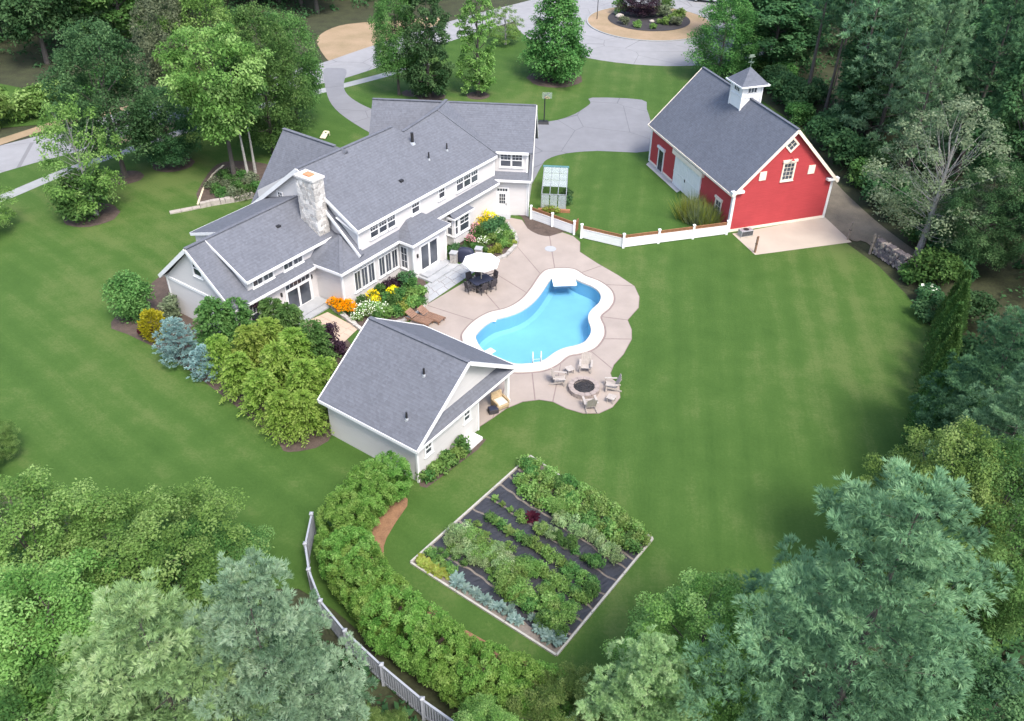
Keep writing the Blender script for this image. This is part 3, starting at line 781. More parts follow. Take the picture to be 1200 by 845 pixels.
def door(parent, o, right, w, h, transom=0.0, m_='trim', lite=True, header=0.0):
    m = wmat(o, right, (0, 0, 1)); b = MB(); f = 0.12
    b.box(-f, 0, 0, h + f, -0.02, 0.07, m); b.box(w, w + f, 0, h + f, -0.02, 0.07, m); b.box(0, w, h, h + f, -0.02, 0.07, m)
    if header: b.box(-f - .12, w + f + .12, h + f, h + f + header, -0.02, 0.18, m)
    d = b.build('door', 'trim', parent)
    dh = h - transom
    MB().box(0, w, 0, dh, -0.02, 0.03, m).build('leaf', m_, d)
    if transom:
        MB().box(0, w, dh + .05, h, -0.02, 0.012, m).build('pane', 'glass', d)
        b = MB(); b.box(0, w, dh, dh + .05, -0.02, .05, m)
        for i in range(1, 4): b.box(w * i / 4 - .02, w * i / 4 + .02, dh + .05, h, .013, .045, m)
        b.build('transom_bar', 'trim', d)
    if lite:
        MB().box(.18, w - .18, dh * .48, dh - .2, .031, .036, m).build('pane', 'glass', d)
        b = MB()
        for i in range(1, 3): b.box(.18 + (w - .36) * i / 3 - .012, .18 + (w - .36) * i / 3 + .012, dh * .48, dh - .2, .037, .05, m)
        for i in range(1, 3):
            zz = dh * .48 + (dh * .52 - .2) * i / 3; b.box(.18, w - .18, zz - .012, zz + .012, .037, .049, m)
        b.build('muntin', 'trim', d)
    MB().box(w - .12, w - .07, dh * .42, dh * .5, .031, .09, m).build('handle', 'blackmetal', d)
    return d

# ------------------------------------------------------------------ main house  (local x = s along the house, local y = -t, t towards the pool)
house = empty('main_house', (-13.5, 52.3, 0), R(55), 'large cream house with sweeping grey roofs, dormers and stone chimney', 'house')
H_ = lambda s, t, z: (s, -t, z)
def hbox(b, s0, s1, t0, t1, z0, z1): return b.box(s0, s1, -t1, -t0, z0, z1)
ZB = -0.4
# walls
b = MB(); hbox(b, -6.9, 2.6, -7.9, -1.0, ZB, 2.86)                       # low wing
b.face([H_(-6.9, -7.9, 2.86), H_(-6.9, -1.0, 2.86), H_(-6.9, -4.45, 6.02)]); b.build('wing_wall', 'siding', house)
b = MB(); hbox(b, 0.4, 18.55, -9.5, 1.6, ZB, 3.12); b.build('main_wall', 'siding', house)
b = MB(); hbox(b, 2.6, 18.55, -8.9, 1.4, 3.1, 5.36)
b.face([H_(2.6, 1.4, 5.36), H_(2.6, -8.9, 5.36), H_(2.6, -3.8, 8.40)][::-1]); b.build('upper_wall', 'siding', house)
for t0, t1 in ((-1.15, -1.0), (-7.9, -7.75)):                              # dormer walls of the low wing
    b = MB(); tw = t0 if t0 > -4 else t1
    sl, zt_ = (-5.4, 4.1) if tw > -4 else (-4.15, 4.85)
    hbox(b, sl, 2.6, min(tw, -4.45), max(tw, -4.45), 3.0, zt_)
    b.face([H_(sl, tw, zt_), H_(sl, -4.45, zt_), H_(sl, -4.45, 6.0)]); b.build('dormer_wall', 'siding', house)
b = MB(); hbox(b, 6.35, 10.05, 1.6, 3.0, ZB, 3.08); b.build('nook_wall', 'siding', house)
b = MB(); hbox(b, 11.95, 14.1, 1.6, 2.3, 0.15, 2.62); b.build('bay_wall', 'siding', house)
# frame for the angled garage wing
G0 = Vector((-1.8, 66.75, 0)); gph = R(-4)
_hm = Matrix.Translation((-13.5, 52.3, 0)) @ Matrix.Rotation(R(55), 4, 'Z')
_gm = Matrix.Translation(G0) @ Matrix.Rotation(gph, 4, 'Z')
GM = _hm.inverted() @ _gm
G_ = lambda x, T, z: tuple(GM @ Vector((x, -T, z)))
gr = (GM.to_3x3() @ Vector((1, 0, 0))); 
def gbox(b, x0, x1, T0, T1, z0, z1): return b.box(x0, x1, -T1, -T0, z0, z1, GM)
b = MB(); gbox(b, -10.3, 2.92, -8.9, 0, ZB, 3.4)
b.face([G_(2.92, 0, 3.4), G_(2.92, -8.9, 3.4), G_(2.92, -4.4, 7.72)]); b.face([G_(-10.3, -8.9, 3.4), G_(-10.3, 0, 3.4), G_(-10.3, -4.4, 7.72)]); b.build('garage_wall', 'siding', house)
b = MB(); gbox(b, -4.0, 2.84, -4.4, -0.3, 3.4, 5.56); b.build('garage_dormer_wall', 'siding', house)
# front wing towards the street
b = MB(); hbox(b, 2.9, 10.7, -9.6, -9.0, ZB, 3.2); b.face([H_(2.9, -9.6, 3.2), H_(10.7, -9.6, 3.2), H_(6.7, -9.6, 8.3)]); b.build('street_wing_wall', 'siding', house)

# roofs -------------------------------------------------------------
def roof(pts, name='roof', th=0.16, m='roof'):
    v = [Vector(p) for p in pts]
    nrm = (v[1] - v[0]).cross(v[2] - v[0])
    if nrm.z < 0: pts = pts[::-1]
    return MB().slab(pts, th).build(name, m, house)
def fascia(a, c, w=0.05, h=0.2, drop=0.09, name='fascia', m='trim', par=None):
    a, c = Vector(a), Vector(c); a.z -= drop; c.z -= drop
    return MB().beam(a, c, w, h).build(name, m, par or house)
# low wing: steep gable with shed dormers
RW = (-4.45, 6.20)
def wingz(t): return 6.20 - abs(t + 4.45) * 0.857
roof([H_(-7.2, -0.6, 2.90), H_(-5.2, -0.6, 2.90), H_(-5.2, RW[0], 6.2), H_(-7.2, RW[0], 6.2)])
roof([H_(-7.2, -8.3, 2.90), H_(2.5, -8.3, 2.90), H_(2.5, RW[0], 6.2), H_(-7.2, RW[0], 6.2)])
roof([H_(-5.2, -0.6, 2.90), H_(0.7, -0.6, 2.90), H_(0.7, -1.3, 3.50), H_(-5.2, -1.3, 3.50)], 'pent_roof')
roof([H_(-5.6, -0.82, 4.30), H_(2.58, -0.82, 4.30), H_(2.58, RW[0] + .02, 6.23), H_(-5.6, RW[0] + .02, 6.23)], 'dormer_roof', 0.12)
roof([H_(-4.3, -8.0, 5.05), H_(2.58, -8.0, 5.05), H_(2.58, RW[0] - .02, 6.23), H_(-4.3, RW[0] - .02, 6.23)], 'dormer_roof', 0.12)
fascia(H_(-5.62, -0.80, 4.28), H_(2.58, -0.80, 4.28)); fascia(H_(-4.32, -8.02, 5.03), H_(2.58, -8.02, 5.03))
fascia(H_(-5.62, -0.82, 4.25), H_(-5.62, RW[0], 6.2), name='rake_board'); fascia(H_(-4.32, -8.0, 5.0), H_(-4.32, RW[0], 6.2), name='rake_board')
fascia(H_(-7.2, -0.58, 2.88), H_(0.42, -0.58, 2.88)); fascia(H_(-7.2, -8.32, 2.88), H_(2.5, -8.32, 2.88))
fascia(H_(-7.23, -0.6, 2.9), H_(-7.23, RW[0], 6.2), h=.26, name='rake_board'); fascia(H_(-7.23, -8.3, 2.9), H_(-7.23, RW[0], 6.2), h=.26, name='rake_board')
b = MB(); hbox(b, -6.96, -6.90, -8.0, -0.9, 2.72, 2.92); b.build('gable_band', 'trim', house)
for t in (-1.0, -7.9): b = MB(); hbox(b, -6.94, -6.78, t - .08, t + .04, ZB, 2.9); b.build('corner_board', 'trim', house)
# pent roof round the main ground floor
k1 = 3.16
roof([H_(0.05, 2.0, k1), H_(18.5, 2.0, k1), H_(18.5, 1.36, 3.62), H_(2.5, 1.36, 3.62), H_(2.35, -0.15, 4.55)], 'pent_roof')
roof([H_(0.05, 2.0, k1), H_(2.35, -0.15, 4.55), H_(0.05, -0.85, 3.02)], 'pent_roof')
roof([H_(2.35, -0.15, 4.55), H_(2.6, -1.3, 4.3), H_(0.05, -1.5, 3.5), H_(0.05, -0.85, 3.02)], 'pent_roof')
fascia(H_(0.03, 2.02, k1), H_(6.1, 2.02, k1)); fascia(H_(10.3, 2.02, k1), H_(18.45, 2.02, k1)); fascia(H_(0.03, 2.02, k1), H_(0.03, -0.8, 3.02))
# steep lower gable roof seen left of the upper storey
fascia(H_(2.2, 1.75, 3.55), H_(2.2, -2.4, 7.2), w=0.06, h=.22, name='rake_board')
roof([H_(2.2, 1.75, 3.55), H_(2.62, 1.75, 3.55), H_(2.62, -2.4, 7.2), H_(2.2, -2.4, 7.2)], 'gable_roof', 0.1)
# upper roof: front plane z = 5.42 + (1.65 - t) * 0.58
FP = lambda s, t: H_(s, t, 5.42 + (1.65 - t) * 0.58)
P1R, VAL, R2R, EAVR = (12.15, -3.75), (12.62, -3.1), (17.4, -3.55), (18.75, 1.65)
roof([FP(2.3, 1.65), FP(*EAVR), FP(*R2R), FP(*VAL), FP(*P1R), FP(2.3, -3.78)], 'upper_roof', 0.18)
RZ = 5.42 + (1.65 + 3.78) * 0.58
roof([H_(2.3, -3.80, RZ), H_(P1R[0], P1R[1] - .02, FP(*P1R)[2]), H_(12.4, -9.4, 4.2), H_(2.3, -9.4, 4.2)], 'upper_roof', 0.18)
fascia(H_(2.28, 1.67, 5.40), H_(18.6, 1.67, 5.40), h=.22, drop=.1)
fascia(FP(2.27, 1.65), H_(2.27, -3.8, RZ), h=.24, drop=.08, name='rake_board'); fascia(H_(2.27, -9.4, 4.2), H_(2.27, -3.8, RZ), h=.28, drop=.1, name='rake_board')
fascia(H_(2.45, 1.62, 5.22), H_(2.45, -0.4, 5.9), w=.3, h=.1, name='soffit_return')
b = MB(); hbox(b, 2.52, 2.62, 1.32, 1.44, 3.5, 5.3); b.build('corner_board', 'trim', house); b = MB(); hbox(b, 18.42, 18.56, 1.36, 1.44, 3.5, 5.3); b.build('corner_board', 'trim', house)
# street wing roof, gable to the street
roof([H_(6.7, -9.9, 8.62), H_(6.7, -3.2, 8.62), H_(1.9, -6.5, 3.3), H_(1.9, -9.9, 3.3)], 'street_roof')
roof([H_(6.7, -9.9, 8.62), H_(6.7, -3.2, 8.62), H_(11.7, -6.5, 3.3), H_(11.7, -9.9, 3.3)], 'street_roof')
# garage wing roof
PK = G_(-4.4, -4.42, 8.2)
roof([G_(-10.7, -4.4, 8.0), G_(-4.0, -4.4, 8.0), G_(-4.0, 0.4, 3.4), G_(-10.7, 0.4, 3.4)], 'garage_roof')
roof([G_(-4.4, -4.4, 8.03), G_(3.22, -4.4, 8.03), G_(3.22, -0.02, 5.66), G_(-1.6, -0.02, 5.66), G_(-4.4, -2.0, 6.74)], 'garage_roof', 0.14)
roof([G_(-10.7, -4.42, 8.0), G_(3.22, -4.42, 8.0), G_(3.22, -9.3, 3.3), G_(-10.7, -9.3, 3.3)], 'garage_roof')
roof([G_(2.95, -4.4, 7.97), G_(3.2, -4.4, 7.97), G_(3.2, 0.4, 3.42), G_(2.95, 0.4, 3.42)], 'garage_roof', 0.14)
roof([G_(-0.3, 0.42, 3.42), G_(3.2, 0.42, 3.42), G_(3.2, -0.34, 3.86), G_(-0.3, -0.34, 3.86)], 'pent_roof')
fascia(G_(-0.1, 0.44, 3.40), G_(3.2, 0.44, 3.40)); fascia(G_(0.2, 0.0, 5.65), G_(2.9, 0.0, 5.65), h=.22)
fascia(G_(3.24, 0.4, 3.4), G_(3.24, -4.4, 8.0), h=.28, name='rake_board'); fascia(G_(3.24, -9.3, 3.3), G_(3.24, -4.4, 8.0), h=.28, name='rake_board')
b = MB(); gbox(b, 2.70, 2.87, -0.36, -0.26, 3.8, 5.5); b.build('corner_board', 'trim', house); b = MB(); gbox(b, 2.8, 2.95, -0.06, 0.05, ZB, 3.3); b.build('corner_board', 'trim', house)
for x in (2.98, -.05): MB().tube([G_(x, .12, 3.3), G_(x, .12, -.1)], .05, 8).build('downspout', 'trim', house)
# cross roof joining the main house and the garage
r2 = FP(*R2R); ea = FP(*EAVR); vl = FP(*VAL)
roof([r2, PK, ea], 'cross_roof', 0.1)
roof([r2, vl, G_(-6.9, -2.1, 5.9), PK], 'cross_roof', 0.1)
# ridge caps
def cap(a, c): a, c = Vector(a), Vector(c); a.z += .02; c.z += .02; MB().beam(a, c, .26, .05).build('ridge_cap', 'roof', house)
cap(H_(-7.2, RW[0], 6.24), H_(2.4, RW[0], 6.24)); cap(H_(2.3, -3.79, RZ), FP(*P1R)); cap(vl, r2); cap(r2, PK); cap(r2, ea)
cap(G_(-10.7, -4.41, 8.02), G_(3.22, -4.41, 8.02)); cap(H_(6.7, -9.9, 8.63), H_(6.7, -4.4, 8.63)); cap(H_(0.1, 1.95, k1), H_(2.35, -.15, 4.55))
# nook roof (hipped) and bay roof
ap0, ap1 = H_(7.7, 1.2, 4.15), H_(9.0, 1.2, 4.15)
roof([H_(6.0, 3.32, 3.18), H_(10.35, 3.32, 3.18), ap1, ap0], 'nook_roof')
roof([H_(6.0, 3.32, 3.18), ap0, H_(6.0, 1.4, 3.18)], 'nook_roof'); roof([H_(10.35, 3.32, 3.18), ap1, H_(10.35, 1.4, 3.18)], 'nook_roof')
fascia(H_(5.98, 3.34, 3.17), H_(10.37, 3.34, 3.17)); fascia(H_(5.98, 3.34, 3.17), H_(5.98, 2.05, 3.17)); fascia(H_(10.37, 3.34, 3.17), H_(10.37, 2.05, 3.17))
roof([H_(11.75, 2.55, 2.68), H_(14.3, 2.55, 2.68), H_(14.0, 1.58, 3.05), H_(12.0, 1.58, 3.05)], 'bay_roof', 0.1)
fascia(H_(11.75, 2.56, 2.67), H_(14.3, 2.56, 2.67), h=.14, drop=.06); fascia(H_(11.74, 2.55, 2.67), H_(11.74, 1.62, 2.67), h=.14, drop=.06)
for s, t in ((0.4, 1.6), (6.35, 3.0), (10.05, 3.0)): b = MB(); hbox(b, s - .06, s + .1, t - .1, t + .04, ZB, 3.0); b.build('corner_board', 'trim', house)
# windows: right vector along +s on faces looking at the pool
RS = (1, 0, 0); RT = (0, -1, 0)
gang(house, H_(3.72, 1.4, 4.12), RS, 2.66, 1.0, 3); gang(house, H_(8.22, 1.4, 4.2), RS, 0.85, 0.98, 1)
gang(house, H_(11.36, 1.4, 4.22), RS, 0.72, 0.98, 1); gang(house, H_(13.52, 1.4, 4.0), RS, 2.76, 1.2, 3)
gang(house, H_(1.55, 1.6, 0.85), RS, 2.05, 1.72, 3, cols=2, rows=1, split=False); gang(house, H_(4.1, 1.6, 0.85), RS, 2.0, 1.72, 3, cols=2, rows=1, split=False)
for s in (1.55, 4.1):                                                        # transom rows above the tall windows
    for i in range(3): window(house, wmat(H_(s + i * 0.71, 1.6, 2.42), RS, (0, 0, 1)), 0.60, 0.2, 3, 1, False, 0.05, sill=False, name='transom_window')
window(house, wmat(H_(6.35, 1.78, 0.75), RT, (0, 0, 1)), 0.62, 1.78, 2, 3, False, 0.08)
slider(house, H_(7.1, 3.0, 0.32), RS, 2.0, 2.2)
gang(house, H_(12.12, 2.3, 1.08), RS, 0.35, 1.3, 1, cols=1, rows=1); gang(house, H_(12.72, 2.3, 1.08), RS, 1.15, 1.3, 1, cols=2, rows=2)
window(house, wmat(H_(11.95, 1.68, 1.08), RT, (0, 0, 1)), 0.5, 1.3, 1, 1, True, 0.07)
slider(house, H_(-2.5, -1.0, 0.05), RS, 2.2, 2.3, 0.42)
gang(house, H_(-5.7, -1.0, 0.9), RS, 1.6, 1.45, 2)
gang(house, H_(-4.95, -1.15, 3.42), RS, 1.75, 0.58, 2, cols=2, rows=1, split=False); gang(house, H_(-2.25, -1.15, 3.42), RS, 1.72, 0.58, 2, cols=2, rows=1, split=False)
window(house, wmat(H_(-6.9, -4.45, 4.2), RT, (0, 0, 1)), 0.8, 1.1)
window(house, wmat(H_(2.6, -6.6, 5.45), RT, (0, 0, 1)), 0.5, 0.5, 2, 2, False, 0.06)
def gang_g(x0, T, z0, w, h, n, **k): gang(house, G_(x0, T, z0), gr, w, h, n, **k)
gang_g(0.56, -0.3, 4.28, 1.82, 1.12, 2)
door(house, G_(0.34, 0, 0.08), gr, 0.86, 2.36, 0.3)
MB().box(0.1, 1.5, -0.9, 0.0, -0.1, 0.07, GM).build('door_step', 'bluestone', house)
for (s, t, z) in ((-0.12, -1.0, 2.0), (-2.95, -1.0, 1.9), (6.75, 3.0, 1.9)):
    MB().box(s - .05, s + .05, -t - .12, -t, z - .14, z + .14).build('wall_lamp', 'blackmetal', house)
# steps at the two patio doors
b = MB(); hbox(b, -3.2, 0.35, -1.0, 0.6, -.2, .10); b.build('stone_step', 'bluestone', house); b = MB(); hbox(b, -2.9, 0.2, -1.0, 0.1, .1, .2); b.build('stone_step', 'bluestone', house)
b = MB(); hbox(b, 6.7, 10.0, 3.0, 4.4, -.2, .15); b.build('stone_step', 'bluestone', house); b = MB(); hbox(b, 6.9, 9.4, 3.0, 3.8, .15, .30); b.build('stone_step', 'bluestone', house)
# roof vents
def vent(p, h, r=.06, m='blackmetal'):
    c = MB().tube([(p[0], p[1], p[2] - .15), (p[0], p[1], p[2] + h)], r, 8).build('vent_pipe', m, house)
    MB().lathe([(r * 2.2, p[2] - .1), (r * 1.5, p[2] + .07), (r * 1.05, p[2] + .1)], (p[0], p[1]), 8, False).build('flashing', 'greymetal', c)
vent(FP(12.5, -2.0), 0.85, .12); vent(FP(12.5, -0.4), 0.6); vent(FP(14.7, -0.4), 0.6); 
MB().box(-.15, .15, -.12, .12, 0, .14, Matrix.Translation(FP(8.7, 0.1))).build('box_vent', 'blackmetal', house); MB().box(-.16, .16, -.13, .13, 0, .16, Matrix.Translation(H_(-0.6, -3.1, 5.42))).build('box_vent', 'blackmetal', house)
# stone chimney, individual stones round a mortar core
CH = (1.35, 2.35, -2.9, -1.2)
ch = MB(); hbox(ch, CH[0] + .05, CH[1] - .05, CH[2] + .05, CH[3] - .05, 3.6, 8.62); ch = ch.build('chimney', 'mortar', house)
rng = random.Random(5); z = 3.9; st_b = MB()
while z < 8.55:
    hh = min(rng.uniform(.18, .36), 8.6 - z)
    if hh < .1: break
    for face in range(4):
        lo, hi = (CH[0], CH[1]) if face % 2 == 0 else (CH[2], CH[3])
        x = lo
        while x < hi - .02:
            ww = min(rng.uniform(.2, .5), hi - x)
            if hi - x - ww < .12: ww = hi - x
            d = rng.uniform(-.015, .035)
            x0, x1, z0, z1 = x + .012, x + ww - .012, z + .012, z + hh - .012
            if face == 0: hbox(st_b, x0, x1, CH[3] - .06, CH[3] + d, z0, z1)
            elif face == 2: hbox(st_b, x0, x1, CH[2] - d, CH[2] + .06, z0, z1)
            elif face == 1: hbox(st_b, CH[0] - d, CH[0] + .06, x0, x1, z0, z1)
            else: hbox(st_b, CH[1] - .06, CH[1] + d, x0, x1, z0, z1)
            x += ww
    z += hh
_o = st_b.build('stonework', 'chimstone', ch); _o['kind'] = 'stuff'
b = MB(); hbox(b, CH[0] - .08, CH[1] + .08, CH[2] - .08, CH[3] + .08, 8.6, 8.74); b.build('chimney_cap', 'mortar', ch)
b = MB(); hbox(b, CH[0] + .25, CH[1] - .25, -2.4, -1.75, 8.74, 8.84); b.build('flue', 'clay', ch)
b = MB(); hbox(b, CH[0] - .15, CH[1] + .1, -3.05, -1.0, 4.2, 4.62)

# ------------------------------------------------------------------ pool house
ph = empty('pool_house', (-4.98, 33.96, 0), R(55.23), 'small cream pool house with grey gable roof and corner porch beside the pool', 'pool house')
hp = house; house = ph
W_, Lh, ZE, ZR = 9.3, 7.33, 2.70, 5.82
b = MB(); b.box(.3, 5.75, .3, 7.0, ZB, 2.62); b.face([(.3, .6, 2.6), (9.0, .6, 2.6), (W_ / 2, .6, ZR - .2)]); b.face([(9.0, 6.9, 2.6), (.3, 6.9, 2.6), (W_ / 2, 6.9, ZR - .2)]); b.box(.3, 9.0, 6.75, 6.9, 2.3, 2.65); b.build('wall', 'siding', ph)
b = MB(); b.box(5.75, 9.0, .3, 7.0, 2.45, 2.62); b.build('porch_ceiling', 'trim', ph)
zs = (ZR - ZE) / (W_ / 2)
roof([(0, 0, ZE), (0, Lh, ZE), (W_ / 2, Lh, ZR), (W_ / 2, 0, ZR)], 'roof', .14); roof([(W_, 0, ZE), (W_, Lh, ZE), (W_ / 2, Lh, ZR), (W_ / 2, 0, ZR)], 'roof', .14)
roof([(.15, .02, ZE - .01), (W_ - .15, .02, ZE - .01), (W_ - .8, .62, ZE + .42), (.8, .62, ZE + .42)], 'pent_roof', .08)
MB().beam((W_ / 2, 0, ZR + .02), (W_ / 2, Lh, ZR + .02), .26, .05).build('ridge_cap', 'roof', ph)
for a, c in (((0, -.03, ZE), (W_ / 2, -.03, ZR)), ((W_, -.03, ZE), (W_ / 2, -.03, ZR)), ((0, Lh + .03, ZE), (W_ / 2, Lh + .03, ZR)), ((W_, Lh + .03, ZE), (W_ / 2, Lh + .03, ZR))): fascia(a, c, h=.24, name='rake_board')
fascia((-.03, 0, ZE), (-.03, Lh, ZE)); fascia((W_ + .03, 0, ZE), (W_ + .03, Lh, ZE)); fascia((.1, -.02, ZE), (W_ - .1, -.02, ZE), h=.14)
for x, y in ((8.85, .42), (8.85, 6.8), (8.85, 3.6)): 
    MB().box(x - .11, x + .11, y - .11, y + .11, -.1, 2.5).box(x - .15, x + .15, y - .15, y + .15, -.1, .25).build('porch_post', 'trim', ph)
for x in (.24, 5.67): MB().box(x, x + .12, .24, .36, ZB, 2.6).build('corner_board', 'trim', ph)
for x in (.98, 4.42): window(ph, wmat((x, .3, 1.50), (1, 0, 0), (0, 0, 1)), .52, .72, 2, 1, True, .10)
door(ph, (5.75, 2.2, .04), (0, 1, 0), .9, 2.1); slider(ph, (5.75, 3.8, .04), (0, 1, 0), 2.2, 2.1)
MB().box(3.95, 5.2, -.45, .28, -.05, .22).build('bulkhead_hatch', 'trim', ph, bevel=.02)
vent((3.2, 2.05, ZE + 3.2 * zs), .5, .06); vent((1.05, 1.55, ZE + 1.05 * zs), .5, .06)
house = hp

# ------------------------------------------------------------------ barn
barn = empty('barn', (17.69, 64.13, 0), R(18.64), 'red clapboard barn with blue grey roof and white cupola', 'barn')
BW, BL, BE, BR = 9.34, 15.13, 3.80, 8.46
b = MB(); b.box(0, BW, 0, BL, ZB, BE - .02); b.face([(0, 0, BE - .02), (BW, 0, BE - .02), (BW / 2, 0, BR - .12)]); b.face([(BW, BL, BE - .02), (0, BL, BE - .02), (BW / 2, BL, BR - .12)]); b.build('wall', 'red', barn)
hp = house; house = barn
ov = .28; bz = (BR - BE) / (BW / 2)
roof([(-ov, -ov, BE - ov * bz), (-ov, BL + ov, BE - ov * bz), (BW / 2, BL + ov, BR), (BW / 2, -ov, BR)], 'roof', .14, 'roofb'); roof([(BW + ov, -ov, BE - ov * bz), (BW + ov, BL + ov, BE - ov * bz), (BW / 2, BL + ov, BR), (BW / 2, -ov, BR)], 'roof', .14, 'roofb')
MB().beam((BW / 2, -ov, BR + .02), (BW / 2, BL + ov, BR + .02), .24, .05).build('ridge_cap', 'roofb', barn)
for y in (-ov - .03, BL + ov + .03):
    for x in (-ov, BW + ov): fascia((x, y, BE - ov * bz), (BW / 2, y, BR), h=.24, drop=.11, name='rake_board', m='creamtrim')
    if y < 0:
        for s, x in ((1, 0), (-1, BW)): MB().beam((x + s * .75, -.16, BE - .12), (x - s * (ov + .06), -.16, BE - .12), .34, .2).build('eave_return', 'trim', barn)
fascia((-ov - .03, -ov, BE - ov * bz), (-ov - .03, BL + ov, BE - ov * bz), h=.18, m='creamtrim'); fascia((BW + ov + .03, -ov, BE - ov * bz), (BW + ov + .03, BL + ov, BE - ov * bz), h=.18, m='creamtrim')
for x, y in ((0, 0), (BW, 0), (0, BL), (BW, BL)):
    sx, sy = (1 if x == 0 else -1), (1 if y == 0 else -1)
    b = MB(); b.box(min(x - sx * .03, x + sx * .2), max(x - sx * .03, x + sx * .2), min(y - sy * .03, y), max(y - sy * .03, y), ZB, BE - .2); b.box(min(x - sx * .03, x), max(x - sx * .03, x), min(y, y + sy * .2), max(y, y + sy * .2), ZB, BE - .2); b.build('corner_board', 'trim', barn)
b = MB(); b.box(.2, BW - .2, -.03, 0, ZB, .24); b.build('water_table', 'creamtrim', barn)
for y0, y1 in ((.2, 4.95), (10.2, 12.05), (13.4, BL - .2)): MB().box(-.03, 0, y0, y1, ZB, .2).build('water_table', 'creamtrim', barn)
window(barn, wmat((4.2, 0, 4.12), (1, 0, 0), (0, 0, 1)), .98, 1.42, 3, 4, False, .11, 'creamtrim', header=.2)
dm = wmat((4.53, 0, 6.6), (1, 0, 1), (-1, 0, 1)); window(barn, dm, .72, .72, 2, 2, False, .12, 'creamtrim', sill=False)
for x in (2.05, 6.6): MB().box(x, x + .62, -.06, 0, 4.36, 5.1).build('square_vent', 'creamtrim', barn)
MB().tube([(4.7, -.02, 6.02), (4.7, -.35, 6.1), (4.7, -.35, 5.98)], .03, 6).lathe([(.02, 6.05), (.14, 5.92)], (4.7, -.35), 8, False).build('gooseneck_lamp', 'red', barn)
LT = (0, -1, 0)
door(barn, (0, 13.2, .02), LT, .92, 1.95, 0, 'cardark', False, .22)
window(barn, wmat((0, 2.4, .55), LT, (0, 0, 1)), .82, 1.4, 2, 3, False, .1, 'creamtrim', header=.2)
b = MB(); m = wmat((0, 9.95, .02), LT, (0, 0, 1)); b.box(0, 4.8, 0, 2.75, .0, .1, m); sd = b.build('sliding_door', 'trim', barn)
for i in range(12): MB().box(.03 + i * .397, .40 + i * .397, .05, 2.7, .1, .112, m).build('board', 'vinylwhite', sd)
b = MB(); b.box(2.36, 2.44, .05, 2.7, .113, .13, m); b.box(0, 4.8, 1.2, 1.32, .113, .126, m); b.build('batten', 'trim', sd)
b = MB(); b.box(2.2, 2.28, 1.05, 1.3, .127, .17, m); b.build('handle', 'blackmetal', sd)
b = MB(); b.box(-.35, 5.15, 2.78, 3.2, .0, .28, m); b.build('door_hood', 'creamtrim', barn)
# cupola
cu = MB(); c0, c1, v0, v1 = 3.75, 5.59, 6.95, 8.75
cu.box(c0, c1, v0, v1, 7.0, 9.62); cu = cu.build('cupola', 'vinylwhite', barn)
b = MB(); b.box(c0 - .06, c1 + .06, v0 - .06, v1 + .06, 8.55, 8.66); b.box(c0 - .06, c1 + .06, v0 - .06, v1 + .06, 9.5, 9.66)
for x in (c0, c1):
    for y in (v0, v1): b.box(x - .07, x + .07, y - .07, y + .07, 7.0, 9.5)
b.build('cupola_trim', 'trim', cu)
ax, ay, az = (c0 + c1) / 2, (v0 + v1) / 2, 10.85
e = .42; q = [(c0 - e, v0 - e, 9.58), (c1 + e, v0 - e, 9.58), (c1 + e, v1 + e, 9.58), (c0 - e, v1 + e, 9.58)]
b = MB()
for i in range(4): b.face([q[i], q[(i + 1) % 4], (ax, ay, az)])
b.face(q[::-1]); b.build('cupola_roof', 'roofb', cu)
b = MB()
for i in range(4): b.beam(q[i], q[(i + 1) % 4], .06, .12)
b.build('cupola_fascia', 'trim', cu)
for o_, r_, w_ in (((c0 + .5, v0, 8.95), (1, 0, 0), .84), ((c0, v1 - .5, 8.95), (0, -1, 0), .8)):
    m = wmat(o_, r_, (0, 0, 1)); b = MB(); b.box(0, w_, 0, .42, 0, .012, m); b.build('cupola_window', 'glass', cu)
    b = MB(); b.box(-.06, w_ + .06, -.06, 0, 0, .04, m); b.box(-.06, w_ + .06, .42, .48, 0, .04, m)
    for i in range(4): b.box(w_ * i / 3 - .025, w_ * i / 3 + .025, 0, .42, .013, .04, m)
    b.build('window_frame', 'trim', cu)
b = MB(); b.tube([(ax, ay, az - .05), (ax, ay, az + .95)], .025, 6); b.beam((ax - .3, ay, az + .38), (ax + .3, ay, az + .38), .03, .03); b.beam((ax, ay - .3, az + .38), (ax, ay + .3, az + .38), .03, .03)
b.beam((ax - .38, ay - .1, az + .78), (ax + .38, ay + .1, az + .78), .03, .05); b.hexa([(ax - .3, ay - .09, az + .8), (ax - .28, ay - .11, az + .8), (ax + .2, ay + .03, az + .8), (ax + .18, ay + .05, az + .8), (ax - .34, ay - .09, az + 1.05), (ax - .32, ay - .11, az + 1.05), (ax + .26, ay + .05, az + .98), (ax + .24, ay + .07, az + .98)])
b.build('weathervane', 'copper', cu)
house = hp

